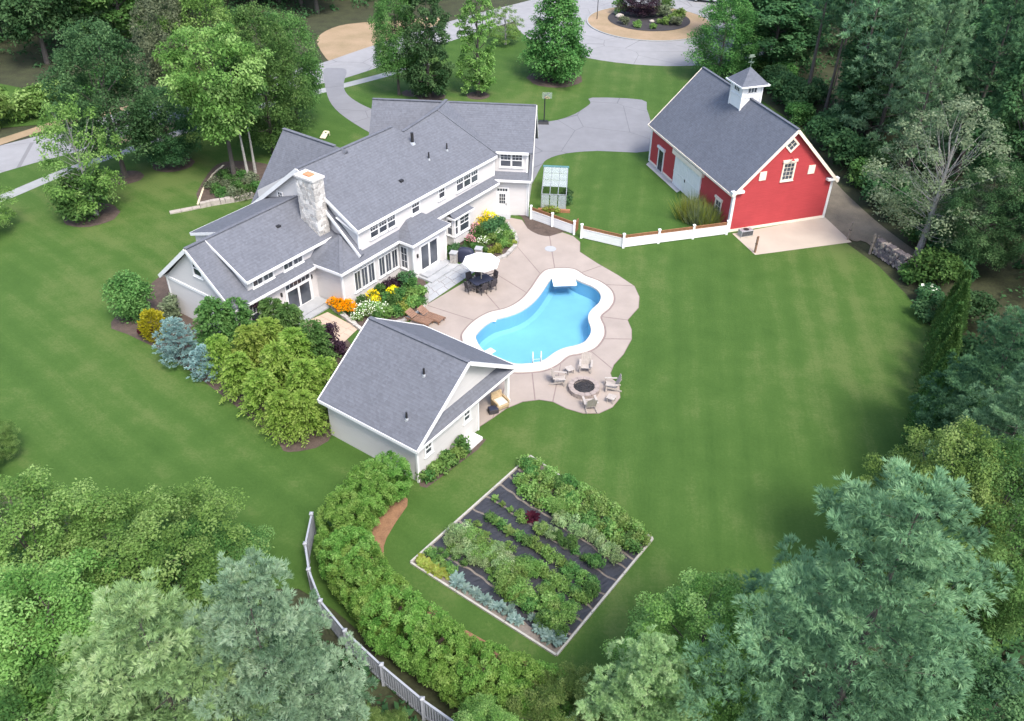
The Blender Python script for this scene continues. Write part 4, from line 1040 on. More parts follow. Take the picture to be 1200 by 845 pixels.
# ------------------------------------------------------------------ fences
def fence_run(root, pts, org, height, board_h, post_h, m_board, m_post, lattice=None, picket=False, spacing=2.4, pw=.13):
    P = [Vector((p[0] - org[0], p[1] - org[1], 0)) for p in pts]
    posts = []
    for a, c in zip(P[:-1], P[1:]):
        n = max(1, round((c - a).length / spacing))
        for i in range(n):
            p, q = a + (c - a) * (i / n), a + (c - a) * ((i + 1) / n)
            posts.append(p)
            d = (q - p).normalized()
            if picket:
                MB().beam(p + Vector((0, 0, .18)), q + Vector((0, 0, .18)), .06, .14).build('rail', m_board, root); MB().beam(p + Vector((0, 0, height)), q + Vector((0, 0, height)), .09, .10).build('rail', m_board, root)
                b = MB(); L_ = (q - p).length; k = int(L_ / .15)
                for j in range(k): b.beam(p + d * (.08 + j * L_ / k) + Vector((0, 0, .2)), p + d * (.08 + j * L_ / k) + Vector((0, 0, height - .04)), .10, .03, d)
                o = b.build('pickets', m_board, root); o['kind'] = 'stuff'
            else:
                nb = 4; hb = board_h / nb
                for j in range(nb): 
                    b = MB(); b.beam(p + Vector((0, 0, .06 + hb * (j + .5))), q + Vector((0, 0, .06 + hb * (j + .5))), .035, hb - .008); b.build('board', m_board, root)
                b = MB(); b.beam(p + Vector((0, 0, .07 + board_h)), q + Vector((0, 0, .07 + board_h)), .10, .04); b.build('rail', m_board, root)
                if lattice:
                    b = MB(); b.beam(p + Vector((0, 0, height)), q + Vector((0, 0, height)), .05, .05)
                    L_ = (q - p).length; k = int(L_ / .07)
                    for j in range(k):
                        t = p + d * (j * L_ / k); dx = d * ((height - board_h) * .5)
                        e0 = t + Vector((0, 0, board_h + .08)); e1 = t + dx + Vector((0, 0, height))
                        b.beam(e0, e1, .02, .035, d); b.beam(e0 + dx, e1 - dx, .02, .034, d)
                    o = b.build('lattice', lattice, root); o['kind'] = 'stuff'
    posts.append(P[-1])
    for p in posts:
        b = MB(); b.box(p.x - pw / 2, p.x + pw / 2, p.y - pw / 2, p.y + pw / 2, -.2, post_h); b.box(p.x - pw * .66, p.x + pw * .66, p.y - pw * .66, p.y + pw * .66, post_h, post_h + .05)
        b.face([(p.x - pw * .66, p.y - pw * .66, post_h + .05), (p.x + pw * .66, p.y - pw * .66, post_h + .05), (p.x, p.y, post_h + .13)]); b.face([(p.x + pw * .66, p.y - pw * .66, post_h + .05), (p.x + pw * .66, p.y + pw * .66, post_h + .05), (p.x, p.y, post_h + .13)])
        b.face([(p.x + pw * .66, p.y + pw * .66, post_h + .05), (p.x - pw * .66, p.y + pw * .66, post_h + .05), (p.x, p.y, post_h + .13)]); b.face([(p.x - pw * .66, p.y + pw * .66, post_h + .05), (p.x - pw * .66, p.y - pw * .66, post_h + .05), (p.x, p.y, post_h + .13)])
        b.build('post', m_post, root)
o0 = (1.40, 65.92)
f1 = empty('yard_fence', o0, 0, 'short white board fence with cedar lattice top beside the garage corner', 'fence')
fence_run(f1, [o0, (4.92, 63.32)], o0, 1.12, .78, 1.22, 'vinylwhite', 'vinylwhite', 'cedar', spacing=2.6, pw=.17)
o0 = (5.49, 62.76)
f2 = empty('yard_fence', o0, 0, 'long white board fence with cedar lattice top ending at the red barn', 'fence')
fence_run(f2, [o0, (8.77, 61.23), (17.54, 63.77)], o0, 1.12, .78, 1.22, 'vinylwhite', 'vinylwhite', 'cedar', spacing=3.0, pw=.18)
gt = empty('garden_gate', (4.94, 63.32), 0, 'low cedar gate standing open between the two white fences', 'gate')
b = MB(); g0 = Vector((0.05, 0.1, 0)); g1 = Vector((0.35, 0.85, 0))
for z in (.3, .95): MB().beam(g0 + Vector((0, 0, z)), g1 + Vector((0, 0, z)), .04, .09).build('gate_rail', 'cedar', gt)
for i in range(7):
    p = g0 + (g1 - g0) * ((i + .5) / 7); MB().beam(p + Vector((0, 0, .1)), p + Vector((0, 0, 1.08)), .09, .025, (g1 - g0)).build('gate_board', 'cedar', gt)
o0 = (-10.10, 30.70)
f3 = empty('boundary_fence', o0, 0, 'curving grey vinyl picket fence outside the tall hedge', 'fence')
FN = [(-10.07, 30.53), (-9.99, 28.56), (-9.51, 26.98), (-8.60, 25.17), (-7.22, 23.58), (-5.38, 21.89), (-3.48, 20.31), (-1.50, 18.91), (0.94, 17.37)]
fence_run(f3, smooth_loop(FN, 1, False), o0, 1.35, 0, 1.45, 'vinylgrey', 'vinylgrey', picket=True, spacing=2.3, pw=.15)

# ------------------------------------------------------------------ greenhouse by the garage
gh = empty('lean_greenhouse', (2.30, 67.69), R(-4), 'small glazed greenhouse frame between garage corner and yard lawn', 'greenhouse')
gw, gd = 2.1, 4.2
b = MB()
for x in (0, gw):
    for y, zt in ((0, 1.5), (gd / 2, 1.8), (gd, 2.1)): b.box(x - .03, x + .03, y - .03, y + .03, -.1, zt)
for y, zt in ((0, 1.5), (gd, 2.1)): b.beam((0, y, zt), (gw, y, zt), .06, .06)
for x in (0, gw / 3, gw * 2 / 3, gw): b.beam((x, 0, 1.5), (x, gd, 2.1), .05, .06)
b.build('frame', 'greymetal', gh)
for i in range(4):
    for j in range(3):
        if i == 0: continue
        y0, y1 = gd * i / 4 + .03, gd * (i + 1) / 4 - .03; x0, x1 = gw * j / 3 + .03, gw * (j + 1) / 3 - .03
        z = lambda y: 1.56 + y / gd * .6
        MB().hexa([(x0, y0, z(y0)), (x1, y0, z(y0)), (x1, y1, z(y1)), (x0, y1, z(y1)), (x0, y0, z(y0) + .02), (x1, y0, z(y0) + .02), (x1, y1, z(y1) + .02), (x0, y1, z(y1) + .02)]).build('roof_panel', 'poly', gh)
for j in range(3): MB().box(gw * j / 3 + .04, gw * (j + 1) / 3 - .04, -.02, .0, .1, 1.45).build('front_panel', 'poly', gh)
b = MB(); b.beam((-.1, gd + .05, 2.16), (gw + .1, gd + .05, 2.16), .3, .1); b.build('ridge_rail', 'teal', gh)
for i in range(4): MB().box(gw + .0, gw + .02, gd * i / 4 + .04, gd * (i + 1) / 4 - .04, .1, 1.5).build('side_panel', 'poly', gh)
b = MB(); b.box(-.25, gw + .4, -.35, -.1, 0, .25); b.build('planter', 'cedar', gh)

# ------------------------------------------------------------------ patio furniture
um = empty('patio_umbrella', (-2.37, 54.92), 0, 'white octagonal patio umbrella above the dark dining table', 'umbrella')
b = MB(); n8 = 8; rr, zt, ze = 1.38, 2.75, 2.2
for i in range(8):
    t0, t1 = 2 * PI * (i + .3) / 8, 2 * PI * (i + 1.3) / 8
    A = (rr * math.cos(t0), rr * math.sin(t0), ze); B_ = (rr * math.cos(t1), rr * math.sin(t1), ze)
    mA = (rr * .5 * math.cos(t0), rr * .5 * math.sin(t0), ze + .33); mB_ = (rr * .5 * math.cos(t1), rr * .5 * math.sin(t1), ze + .33)
    b.face([A, B_, mB_, mA]); b.face([mA, mB_, (0, 0, zt)])
    b.face([(A[0], A[1], ze - .13), (B_[0], B_[1], ze - .13), B_, A])
b.build('canopy', 'canvas', um)
for i in range(8):
    t0 = 2 * PI * (i + .3) / 8; MB().beam((0, 0, zt - .06), (rr * math.cos(t0), rr * math.sin(t0), ze - .02), .02, .02).build('rib', 'palewood', um)
MB().tube([(0, 0, .05), (0, 0, zt + .1)], .03, 8).build('pole', 'palewood', um); MB().lathe([(.32, .03), (.3, .1), (.06, .16)], (0, 0), 14, True).build('base', 'blackmetal', um)
tb = empty('dining_table', (-2.37, 54.80), R(38), 'dark rectangular outdoor dining table under the white umbrella', 'table')
MB().box(-.8, .8, -.5, .5, .70, .75).build('table_top', 'navy', tb, bevel=.02)
for x in (-.7, .7):
    for y in (-.4, .4): MB().box(x - .04, x + .04, y - .04, y + .04, .03, .70).build('leg', 'blackmetal', tb)
def dchair(loc, rz, label):
    c = empty('dining_chair', loc, rz, label, 'chair', 'dark chairs round the patio table')
    MB().box(-.26, .26, -.26, .26, .38, .46).build('seat', 'wicker', c, bevel=.02)
    MB().hexa([(-.26, .22, .46), (.26, .22, .46), (.26, .28, .46), (-.26, .28, .46), (-.24, .32, 1.0), (.24, .32, 1.0), (.24, .38, 1.0), (-.24, .38, 1.0)]).build('backrest', 'wicker', c, bevel=.02)
    for x in (-.23, .23):
        for y in (-.22, .24): MB().box(x - .02, x + .02, y - .02, y + .02, .03, .38).build('leg', 'blackmetal', c)
        MB().beam((x * 1.1, -.24, .66), (x * 1.1, .28, .66), .05, .04).build('arm', 'blackmetal', c)
_tc = Vector((*(-2.37, 54.80), 0)); _tr = Matrix.Rotation(R(38), 3, 'Z')
for (x, y, r_, lb) in ((-.42, .72, 0, 'dark patio chair on the house side of the table, nearer the grill end'), (.42, .72, 0, 'dark patio chair on the house side of the table, nearer the garage'), (-.42, -.72, PI, 'dark patio chair on the pool side of the table, front left'), (.42, -.72, PI, 'dark patio chair on the pool side of the table, nearer the far end'), (-1.05, 0, PI / 2, 'dark patio chair at the left end of the dining table'), (1.05, 0, -PI / 2, 'dark patio chair at the right end of the dining table')):
    p = _tc + _tr @ Vector((x, y, 0)); dchair((p.x, p.y, 0.03), R(38) + r_, lb)
# covered grill between stone piers
gp = (-3.71, 58.60)
g = empty('covered_grill', gp, R(-14), 'dark blue covered grill between two grey stone piers', 'grill')
b = MB(); ring_ = []
prof = [(.70, .30, .06), (.70, .32, .75), (.64, .30, 1.0), (.46, .24, 1.18), (.2, .12, 1.24)]
for i, (hx, hy, z) in enumerate(prof):
    for j in range(16):
        t = 2 * PI * j / 16; c_, s_ = math.cos(t), math.sin(t)
        f_ = 1 + .035 * math.sin(j * 2.7 + i); b.v.append((hx * f_ * math.copysign(abs(c_) ** .55, c_), hy * f_ * math.copysign(abs(s_) ** .55, s_), z))
for i in range(len(prof) - 1):
    for j in range(16): b.f.append((i * 16 + j, i * 16 + (j + 1) % 16, (i + 1) * 16 + (j + 1) % 16, (i + 1) * 16 + j))
b.f.append(tuple(4 * 16 + j for j in range(16))); b.build('cover', 'navy', g, True)
for x in (-.5, .5): MB().box(x - .05, x + .05, -.2, .2, 0, .06).build('wheel_base', 'blackmetal', g)
for px, lb in (((-4.62, 58.30), 'tall grey stone pier on the house side of the grill'), ((-2.72, 58.89), 'low grey stone pier between grill and flower bed')):
    s = empty('stone_pier', px, R(-14), lb, 'stone pier')
    rng = random.Random(int(px[0] * 10)); z = 0.0; k = 0
    while z < .95:
        h_ = rng.uniform(.13, .2)
        for i in range(2):
            a0 = -.24 + i * .24 + (rng.uniform(-.06, .06) if i else 0); a1 = -.24 + (i + 1) * .24
            if k % 2: MB().box(a0, a1 - .01, -.24, .24, z, z + h_ - .01).build('stone', 'greystone', s)
            else: MB().box(-.24, .24, a0, a1 - .01, z, z + h_ - .01).build('stone', 'greystone', s)
        z += h_; k += 1
    MB().box(-.29, .29, -.29, .29, z, z + .07).build('cap_stone', 'bluestone', s, bevel=.01)
# loungers
def lounger(loc, rz, label):
    l = empty('sun_lounger', loc, rz, label, 'lounger', 'wooden loungers beside the flower bed')
    for i in range(9): MB().box(-.95 + i * .15, -.83 + i * .15, -.33, .33, .30, .33).build('slat', 'wood', l)
    for i in range(5):
        x0 = .42 + i * .12; z0 = .33 + i * .07; MB().hexa([(x0, -.33, z0), (x0 + .1, -.33, z0 + .058), (x0 + .1, .33, z0 + .058), (x0, .33, z0), (x0, -.33, z0 + .03), (x0 + .1, -.33, z0 + .088), (x0 + .1, .33, z0 + .088), (x0, .33, z0 + .03)]).build('slat', 'wood', l)
    MB().box(-1, 1, -.36, -.32, .2, .3).build('frame', 'wood', l); MB().box(-1, 1, .32, .36, .2, .3).build('frame', 'wood', l)
    for x in (-.85, .8):
        for y in (-.34, .34): MB().box(x - .035, x + .035, y - .035, y + .035, 0, .2).build('leg', 'wood', l)
lounger((*(-5.72, 50.50), .035), R(150), 'brown wooden lounger nearer the pool coping')
lounger((*(-6.49, 50.10), .035), R(150), 'brown wooden lounger tucked against the flower bed and pool house roof')
# fire pit
fp = empty('fire_pit', (*(4.56, 42.77), .03), 0, 'round stone fire pit with dark grate at the end of the patio', 'fire pit')
for k in range(2):
    for i in range(14):
        t0, t1 = 2 * PI * (i + k * .5) / 14 + .012, 2 * PI * (i + 1 + k * .5) / 14 - .012
        q = [(r * math.cos(t), r * math.sin(t)) for r, t in ((.68, t0), (.98, t0), (1.0, (t0 + t1) / 2), (.98, t1), (.68, t1))]
        MB().prism(q, k * .17, k * .17 + .16).build('stone', 'firestone', fp)
MB().lathe([(0, .14), (.66, .14), (.66, .16), (0, .16)], (0, 0), 18, False).build('ash_bed', 'darkmulch', fp)
b = MB()
for r in (.25, .45, .62):
    pts = [(r * math.cos(2 * PI * i / 20), r * math.sin(2 * PI * i / 20), .36) for i in range(21)]; b.tube(pts, .022, 5, False)
for i in range(6): b.tube([(0.08 * math.cos(PI * i / 3), 0.08 * math.sin(PI * i / 3), .36), (.64 * math.cos(PI * i / 3), .64 * math.sin(PI * i / 3), .36)], .015, 5)
b.build('grate', 'blackmetal', fp)
def adirondack(loc, rz, label):
    a = empty('adirondack_chair', (*loc, .035), rz, label, 'chair', 'adirondack chairs round the fire pit')
    for i in range(5): 
        y0 = -.36 + i * .13; z0 = .40 - i * .035; MB().box(-.30, .30, y0, y0 + .115, z0 - .02, z0).build('seat_slat', 'teak', a)
    for i in range(5):
        x0 = -.30 + i * .12; ht = .98 + .06 * (2 - abs(i - 2)); MB().hexa([(x0, .24, .24), (x0 + .11, .24, .24), (x0 + .11, .265, .24), (x0, .265, .24), (x0 - .01 * (2 - i), .52, ht), (x0 + .11 - .01 * (2 - i), .52, ht), (x0 + .11 - .01 * (2 - i), .545, ht), (x0 - .01 * (2 - i), .545, ht)]).build('back_slat', 'teak', a)
    for s in (-1, 1):
        MB().box(min(s * .30, s * .44), max(s * .30, s * .44), -.44, .36, .56, .59).build('arm', 'teak', a); MB().box(s * .36 - .025, s * .36 + .025, -.42, -.32, 0, .56).build('leg', 'teak', a)
        MB().hexa([(s * .31 - .015, -.36, .28), (s * .31 + .015, -.36, .28), (s * .31 + .015, .6, 0), (s * .31 - .015, .6, 0), (s * .31 - .015, -.36, .40), (s * .31 + .015, -.36, .40), (s * .31 + .015, .62, .09), (s * .31 - .015, .62, .09)]).build('leg', 'teak', a)
fc = (4.56, 42.77)
def face(p): return math.atan2(fc[1] - p[1], fc[0] - p[0]) + PI / 2
for px, lb, dr in (((4.79, 44.87), 'pale adirondack chair on the pool side of the fire pit', 0), ((3.02, 43.47), 'pale adirondack chair left of the fire pit', .3), ((6.32, 42.94), 'pale adirondack chair at the lawn edge right of the fire pit', -.1), ((4.83, 41.05), 'pale adirondack chair with its back to the lawn, below the fire pit', 0)):
    adirondack(px, face(px) + dr, lb)
def lowtable(loc, rz, label):
    a = empty('side_table', (*loc, .035), rz, label, 'side table')
    for i in range(4): MB().box(-.26, .26, -.25 + i * .13, -.13 + i * .13, .36, .385).build('slat', 'teak', a)
    for x in (-.2, .2):
        for y in (-.19, .19): MB().box(x - .025, x + .025, y - .025, y + .025, 0, .36).build('leg', 'teak', a)
lowtable((3.74, 44.52), .5, 'low pale side table between fire pit and pool coping'); lowtable((6.19, 41.66), 1.1, 'low pale footstool at the lawn edge beside the right chair')
# wicker armchair on the porch
wc = empty('wicker_armchair', (*(-0.69, 40.99), .035), R(35), 'tan wicker armchair with pale cushions under the pool house porch', 'armchair')
b = MB(); b.box(-.42, .42, -.4, .4, .1, .38); b.build('seat_base', 'tanwicker', wc, bevel=.05); MB().box(-.34, .34, -.36, .3, .38, .5).build('cushion', 'cushion', wc, bevel=.05)
MB().hexa([(-.42, .28, .38), (.42, .28, .38), (.42, .44, .38), (-.42, .44, .38), (-.38, .4, .92), (.38, .4, .92), (.38, .52, .92), (-.38, .52, .92)]).build('backrest', 'tanwicker', wc, bevel=.04)
for s in (-1, 1): MB().box(min(s * .34, s * .46), max(s * .34, s * .46), -.4, .36, .36, .62).build('arm', 'tanwicker', wc, bevel=.04)
for x in (-.36, .36):
    for y in (-.34, .36): MB().box(x - .03, x + .03, y - .03, y + .03, 0, .1).build('leg', 'wood', wc)
ot = empty('dark_ottoman', (*(-1.09, 40.41), .035), R(20), 'dark wicker footstool in front of the tan porch armchair', 'ottoman')
MB().box(-.3, .3, -.22, .22, .06, .34).build('base', 'wicker', ot, bevel=.03); MB().box(-.29, .29, -.21, .21, .34, .40).build('cushion', 'navy', ot, bevel=.03)
# urn on the tan terrace
ur = empty('terrace_urn', (-12.54, 48.88), 0, 'small dark urn on the tan terrace behind the purple shrub', 'urn')
MB().lathe([(.14, 0), (.16, .05), (.08, .12), (.2, .35), (.24, .5), (.2, .52)], (0, 0), 14).build('bowl', 'wicker', ur, True)

# ------------------------------------------------------------------ kerbs and low walls of single stones
def stone_row(name, pts, label, w=.3, h=.22, ln=.45, seed=1, m='greystone', courses=1):
    rng = random.Random(seed); o = pts[0]; root = empty(name, o, 0, label, 'stone edging')
    d = 0; P = [Vector((p[0] - o[0], p[1] - o[1], 0)) for p in pts]
    for a, c in zip(P[:-1], P[1:]):
        L_ = (c - a).length; x = 0; dv_ = (c - a).normalized(); sv = Vector((-dv_.y, dv_.x, 0))
        while x < L_ - .1:
            l = min(rng.uniform(.6, 1.3) * ln, L_ - x)
            for k in range(courses):
                h0 = k * h; h1 = h0 + h * rng.uniform(.85, 1.05); wj = w * rng.uniform(.85, 1.1) / 2
                p, q = a + dv_ * (x + .012), a + dv_ * (x + l - .012)
                pts8 = [p - sv * wj, q - sv * wj, q + sv * wj, p + sv * wj]
                MB().hexa([(v.x, v.y, h0 - .04) for v in pts8] + [(v.x * 1 + rng.uniform(-.02, .02), v.y + rng.uniform(-.02, .02), h1) for v in pts8]).build('stone', m, root)
            x += l
    return root
stone_row('bed_kerb', [(-2.31, 58.51), (-1.45, 58.80), (-0.60, 59.49), (0.06, 60.88), (0.26, 62.01), (0.05, 63.16), (-0.61, 64.93)], 'curved grey stone kerb round the flower bed beside the grill', .32, .24, .5, 3)
stone_row('bed_kerb', [(-13.26, 52.21), (-12.42, 51.23), (-10.94, 49.55), (-10.38, 48.94)], 'grey stone kerb between tan terrace and orange flowers', .3, .25, .5, 4)
stone_row('bed_kerb', [(-10.38, 48.94), (-7.80, 50.06), (-6.71, 51.18), (-6.23, 52.53), (-6.36, 54.03)], 'grey stone kerb along the loungers edge of the flower bed', .28, .2, .5, 5)
stone_row('garden_wall', [(-29.18, 65.97), (-26.94, 67.16)], 'thin flat stone edging on the lawn left of the house', .5, .12, .8, 6, 'teak')
stone_row('garden_wall', [(-26.94, 67.16), (-25.99, 67.68), (-24.34, 68.40), (-22.92, 69.28)], 'low dry stone wall holding the bed left of the house', .45, .22, .6, 7, 'teak', 2)
stone_row('bed_edging', [(-27.30, 67.63), (-27.75, 70.65), (-27.77, 73.89), (-27.35, 75.80)], 'pale curved edging on the left side of the tree bed', .18, .08, .9, 8, 'palewood')

# ------------------------------------------------------------------ things round the barn and yard
ac = empty('condenser_unit', (*(19.07, 63.64), .02), R(18), 'grey condenser unit at the near left corner of the red barn', 'condenser')
MB().box(-.55, .55, -.3, .3, .05, .55).build('case', 'greymetal', ac, bevel=.03)
for i in range(6): MB().box(-.5, .5, -.315, -.3, .12 + i * .065, .155 + i * .065).build('louvre', 'blackmetal', ac)
MB().lathe([(.22, .56), (.24, .575), (.2, .58)], (0, 0), 14).build('fan_guard', 'blackmetal', ac); MB().box(-.6, .6, -.36, .36, -.02, .05).build('plinth', 'concpad', ac)
def post(px, h, label, m='oldwood', w=.13):
    p = empty('wooden_post', px, .3, label, 'post'); MB().hexa([(-w / 2, -w / 2, -.1), (w / 2, -w / 2, -.1), (w / 2, w / 2, -.1), (-w / 2, w / 2, -.1), (-w / 2 + .03, -w / 2, h), (w / 2 + .03, -w / 2, h + .02), (w / 2 + .03, w / 2, h), (-w / 2 + .03, w / 2, h - .02)]).build('shaft', m, p)
    MB().box(-w / 2 - .01, w / 2 + .01, -w / 2 - .015, w / 2 + .015, h * .55, h * .58).build('band', 'blackmetal', p)
post((19.26, 60.80), 1.45, 'dark brown post at the near corner of the barn pad', 'wood'); post((27.42, 63.19), 1.6, 'grey wooden post at the right corner of the barn pad'); post((28.49, 60.96), 1.75, 'grey wooden post at the near end of the woodpile')
wp = empty('woodpile', (28.63, 60.97), 0, 'long stack of grey split logs at the lawn edge near the gravel track', 'woodpile')
w0 = Vector((0, 0, 0)); w1 = Vector(((30.04, 57.83)[0] - (28.63, 60.97)[0], (30.04, 57.83)[1] - (28.63, 60.97)[1], 0)); wd = w1.normalized(); wn = Vector((-wd.y, wd.x, 0))
rng = random.Random(11); lm = []
for k in range(6):
    b = MB(); r = rng.uniform(.09, .13); nn = rng.choice((5, 6, 7)); b.tube([(0, 0, 0), (0, .55, 0)], [r, r * .95], nn); lm.append(b.mesh('log', 'logend' if k % 3 == 0 else 'bark2'))
Lw = w1.length
for row in range(7):
    x = .12 + (.11 if row % 2 else 0)
    while x < Lw - .1:
        o = bpy.data.objects.new('log', rng.choice(lm)); link(o, wp); p = wd * x + wn * rng.uniform(-.06, .1) + Vector((0, 0, .12 + row * .19))
        o.location = p; o.rotation_euler = (0, rng.uniform(0, 6), 0); o.rotation_mode = 'XYZ'
        o.rotation_euler = (rng.uniform(-.05, .05), rng.uniform(0, 6), math.atan2(wn.y, wn.x) - PI / 2 + rng.uniform(-.06, .06)); x += rng.uniform(.2, .25)
for x in (0, Lw): MB().tube([wd * x + wn * .25 + Vector((0, 0, -.1)), wd * x + wn * .25 + Vector((0, 0, 1.55))], .06, 6).build('stake', 'oldwood', wp)
# basketball hoop
bh = empty('basketball_hoop', (2.96, 87.63), 0, 'portable basketball hoop on the driveway edge behind the garage', 'basketball hoop')
b = MB(); b.hexa([(-.7, -.4, 0), (.5, -.4, 0), (.5, .4, 0), (-.7, .4, 0), (-.55, -.3, .25), (.4, -.3, .25), (.4, .3, .25), (-.55, .3, .25)]); b.build('base', 'blackmetal', bh)
MB().tube([(0, 0, .2), (0, 0, 3.0), (.35, -.5, 3.35)], .06, 8).build('pole', 'blackmetal', bh)
MB().box(-.3, .7, -.62, -.58, 2.85, 3.5).build('backboard', 'acrylic', bh)
MB().tube([(.2 + .22 * math.cos(2 * PI * i / 16), -.86 + .22 * math.sin(2 * PI * i / 16), 3.05) for i in range(17)], .015, 5, False).build('rim', 'clay', bh)
cb = empty('cornhole_board', (-19.30, 82.49), R(-15), 'pale wooden cornhole board propped on the lawn behind the house', 'game board')
b = MB(); nrm_ = 14
T_ = Matrix.Rotation(R(18), 4, 'X')
hole = [(.1 * math.cos(2 * PI * i / nrm_), .9 + .1 * math.sin(2 * PI * i / nrm_)) for i in range(nrm_)]
def brd(p, z): return tuple(T_ @ Vector((p[0], p[1], z)))
outer = []
for i in range(nrm_):
    t = 2 * PI * i / nrm_; c_, s_ = math.cos(t), math.sin(t); k = 1 / max(abs(c_) / .31, abs(s_) / .28); outer.append((c_ * k, .9 + s_ * k))
for i in range(nrm_):
    j = (i + 1) % nrm_; b.face([brd(hole[i], .1), brd(outer[i], .1), brd(outer[j], .1), brd(hole[j], .1)])
b.hexa([brd(p, z) for z in (.08, .1) for p in ((-.31, 0), (.31, 0), (.31, .62), (-.31, .62))]); b.build('board', 'palewood', cb)
for x in (-.28, .28): MB().box(x - .02, x + .02, 1.05, 1.1, 0, .4).build('leg', 'palewood', cb)
lp = empty('lamp_post', (11.24, 127.03), 0, 'thin dark lamp post beside the turning circle', 'lamp post')
MB().tube([(0, 0, 0), (0, 0, 3.1)], [.06, .045], 8).build('pole', 'blackmetal', lp); MB().lathe([(.08, 3.1), (.16, 3.2), (.2, 3.5), (.05, 3.65)], (0, 0), 8).build('lantern', 'blackmetal', lp)
# vehicles at the top edge
def car(loc, rz, label, paint, truck=False):
    c = empty('parked_car', loc, rz, label, 'car'); L_ = 5.4 if truck else 4.6
    sec = [(-L_ / 2, .45, .85), (-L_ / 2 + .1, .35, 1.0), (-L_ / 2 + 1.3, .33, 1.05), (L_ / 2 - 1.2, .33, 1.0), (L_ / 2 - .1, .36, .8), (L_ / 2, .45, .65)]
    b = MB()
    for x, z0, z1 in sec:
        for y, z in ((-.78, z0), (-.9, z0 + .1), (-.9, z1 - .12), (-.8, z1), (.8, z1), (.9, z1 - .12), (.9, z0 + .1), (.78, z0)): b.v.append((x, y, z))
    for i in range(len(sec) - 1):
        for j in range(8): b.f.append((i * 8 + j, i * 8 + (j + 1) % 8, i * 8 + 8 + (j + 1) % 8, i * 8 + 8 + j))
    b.f.append(tuple(range(7, -1, -1))); b.f.append(tuple(range(len(sec) * 8 - 8, len(sec) * 8))); b.build('body', paint, c, bevel=.03)
    x0, x1 = (-.3, 1.2) if truck else (-1.7, 1.1); zt = 1.75 if truck else 1.5
    b = MB(); b.hexa([(x0 - .1, -.8, .98), (x1 + .5, -.8, .98), (x1 + .5, .8, .98), (x0 - .1, .8, .98), (x0 + .1, -.62, zt), (x1, -.62, zt), (x1, .62, zt), (x0 + .1, .62, zt)]); cbn = b.build('cabin', paint, c, bevel=.05)
    for s in (-1, 1): MB().hexa([(x0 + .05, s * .785, 1.08), (x1 + .3, s * .785, 1.08), (x1 + .3, s * .80, 1.08), (x0 + .05, s * .80, 1.08), (x0 + .16, s * .655, zt - .1), (x1 + .0, s * .655, zt - .1), (x1, s * .67, zt - .1), (x0 + .16, s * .67, zt - .1)]).build('side_window', 'glass', cbn)
    MB().hexa([(x1 + .47, -.7, 1.06), (x1 + .49, -.7, 1.06), (x1 + .49, .7, 1.06), (x1 + .47, .7, 1.06), (x1 + .06, -.58, zt - .06), (x1 + .08, -.58, zt - .06), (x1 + .08, .58, zt - .06), (x1 + .06, .58, zt - .06)]).build('windscreen', 'glass', cbn)
    if truck: MB().box(-L_ / 2 + .15, x0 - .25, -.72, .72, 1.04, 1.07).build('bed_cover', 'blackmetal', c)
    for x in (-L_ / 2 + .95, L_ / 2 - .95):
        for s in (-1, 1):
            w = MB().tube([(x, s * .72, .34), (x, s * .93, .34)], .34, 16).build('wheel', 'rubber', c); MB().tube([(x, s * .93, .34), (x, s * .945, .34)], .2, 12).build('rim', 'greymetal', w)
    for s in (-1, 1): MB().box(L_ / 2 - .05, L_ / 2 + .01, s * .62 - .16, s * .62 + .16, .6, .72).build('headlight', 'poly', c); MB().box(-L_ / 2 - .01, -L_ / 2 + .04, s * .68 - .12, s * .68 + .12, .72, .86).build('tail_light', 'clay', c)
car((*(28.85, 137.75), 0.012), R(-20), 'white pickup parked beyond the turning circle at the top edge', 'carwhite', True); car((*(26.19, 140.59), 0.012), R(-15), 'dark car parked beside the white pickup at the top edge', 'cardark')
for px, s, lb in (((14.27, 129.85), .55, 'pale round boulder at the left of the island bed, farther one'), ((14.52, 127.87), .65, 'pale round boulder at the left of the island bed, nearer one'), ((18.81, 125.75), .4, 'small pale boulder in the middle of the island bed')):
    b = MB(); rng = random.Random(int(s * 100)); prof = [(0.02, -.1), (.8, .0), (1, .3), (.8, .6), (.4, .78), (.02, .82)]
    b.lathe([(r * s, z * s + .13) for r, z in prof], (0, 0), 9); b.v = [(x * rng.uniform(.9, 1.1), y * rng.uniform(.9, 1.1), z) for x, y, z in b.v]
    o = b.build('boulder', 'teak', None, True); o.location = (*px, 0); tag(o, lb, 'boulder')

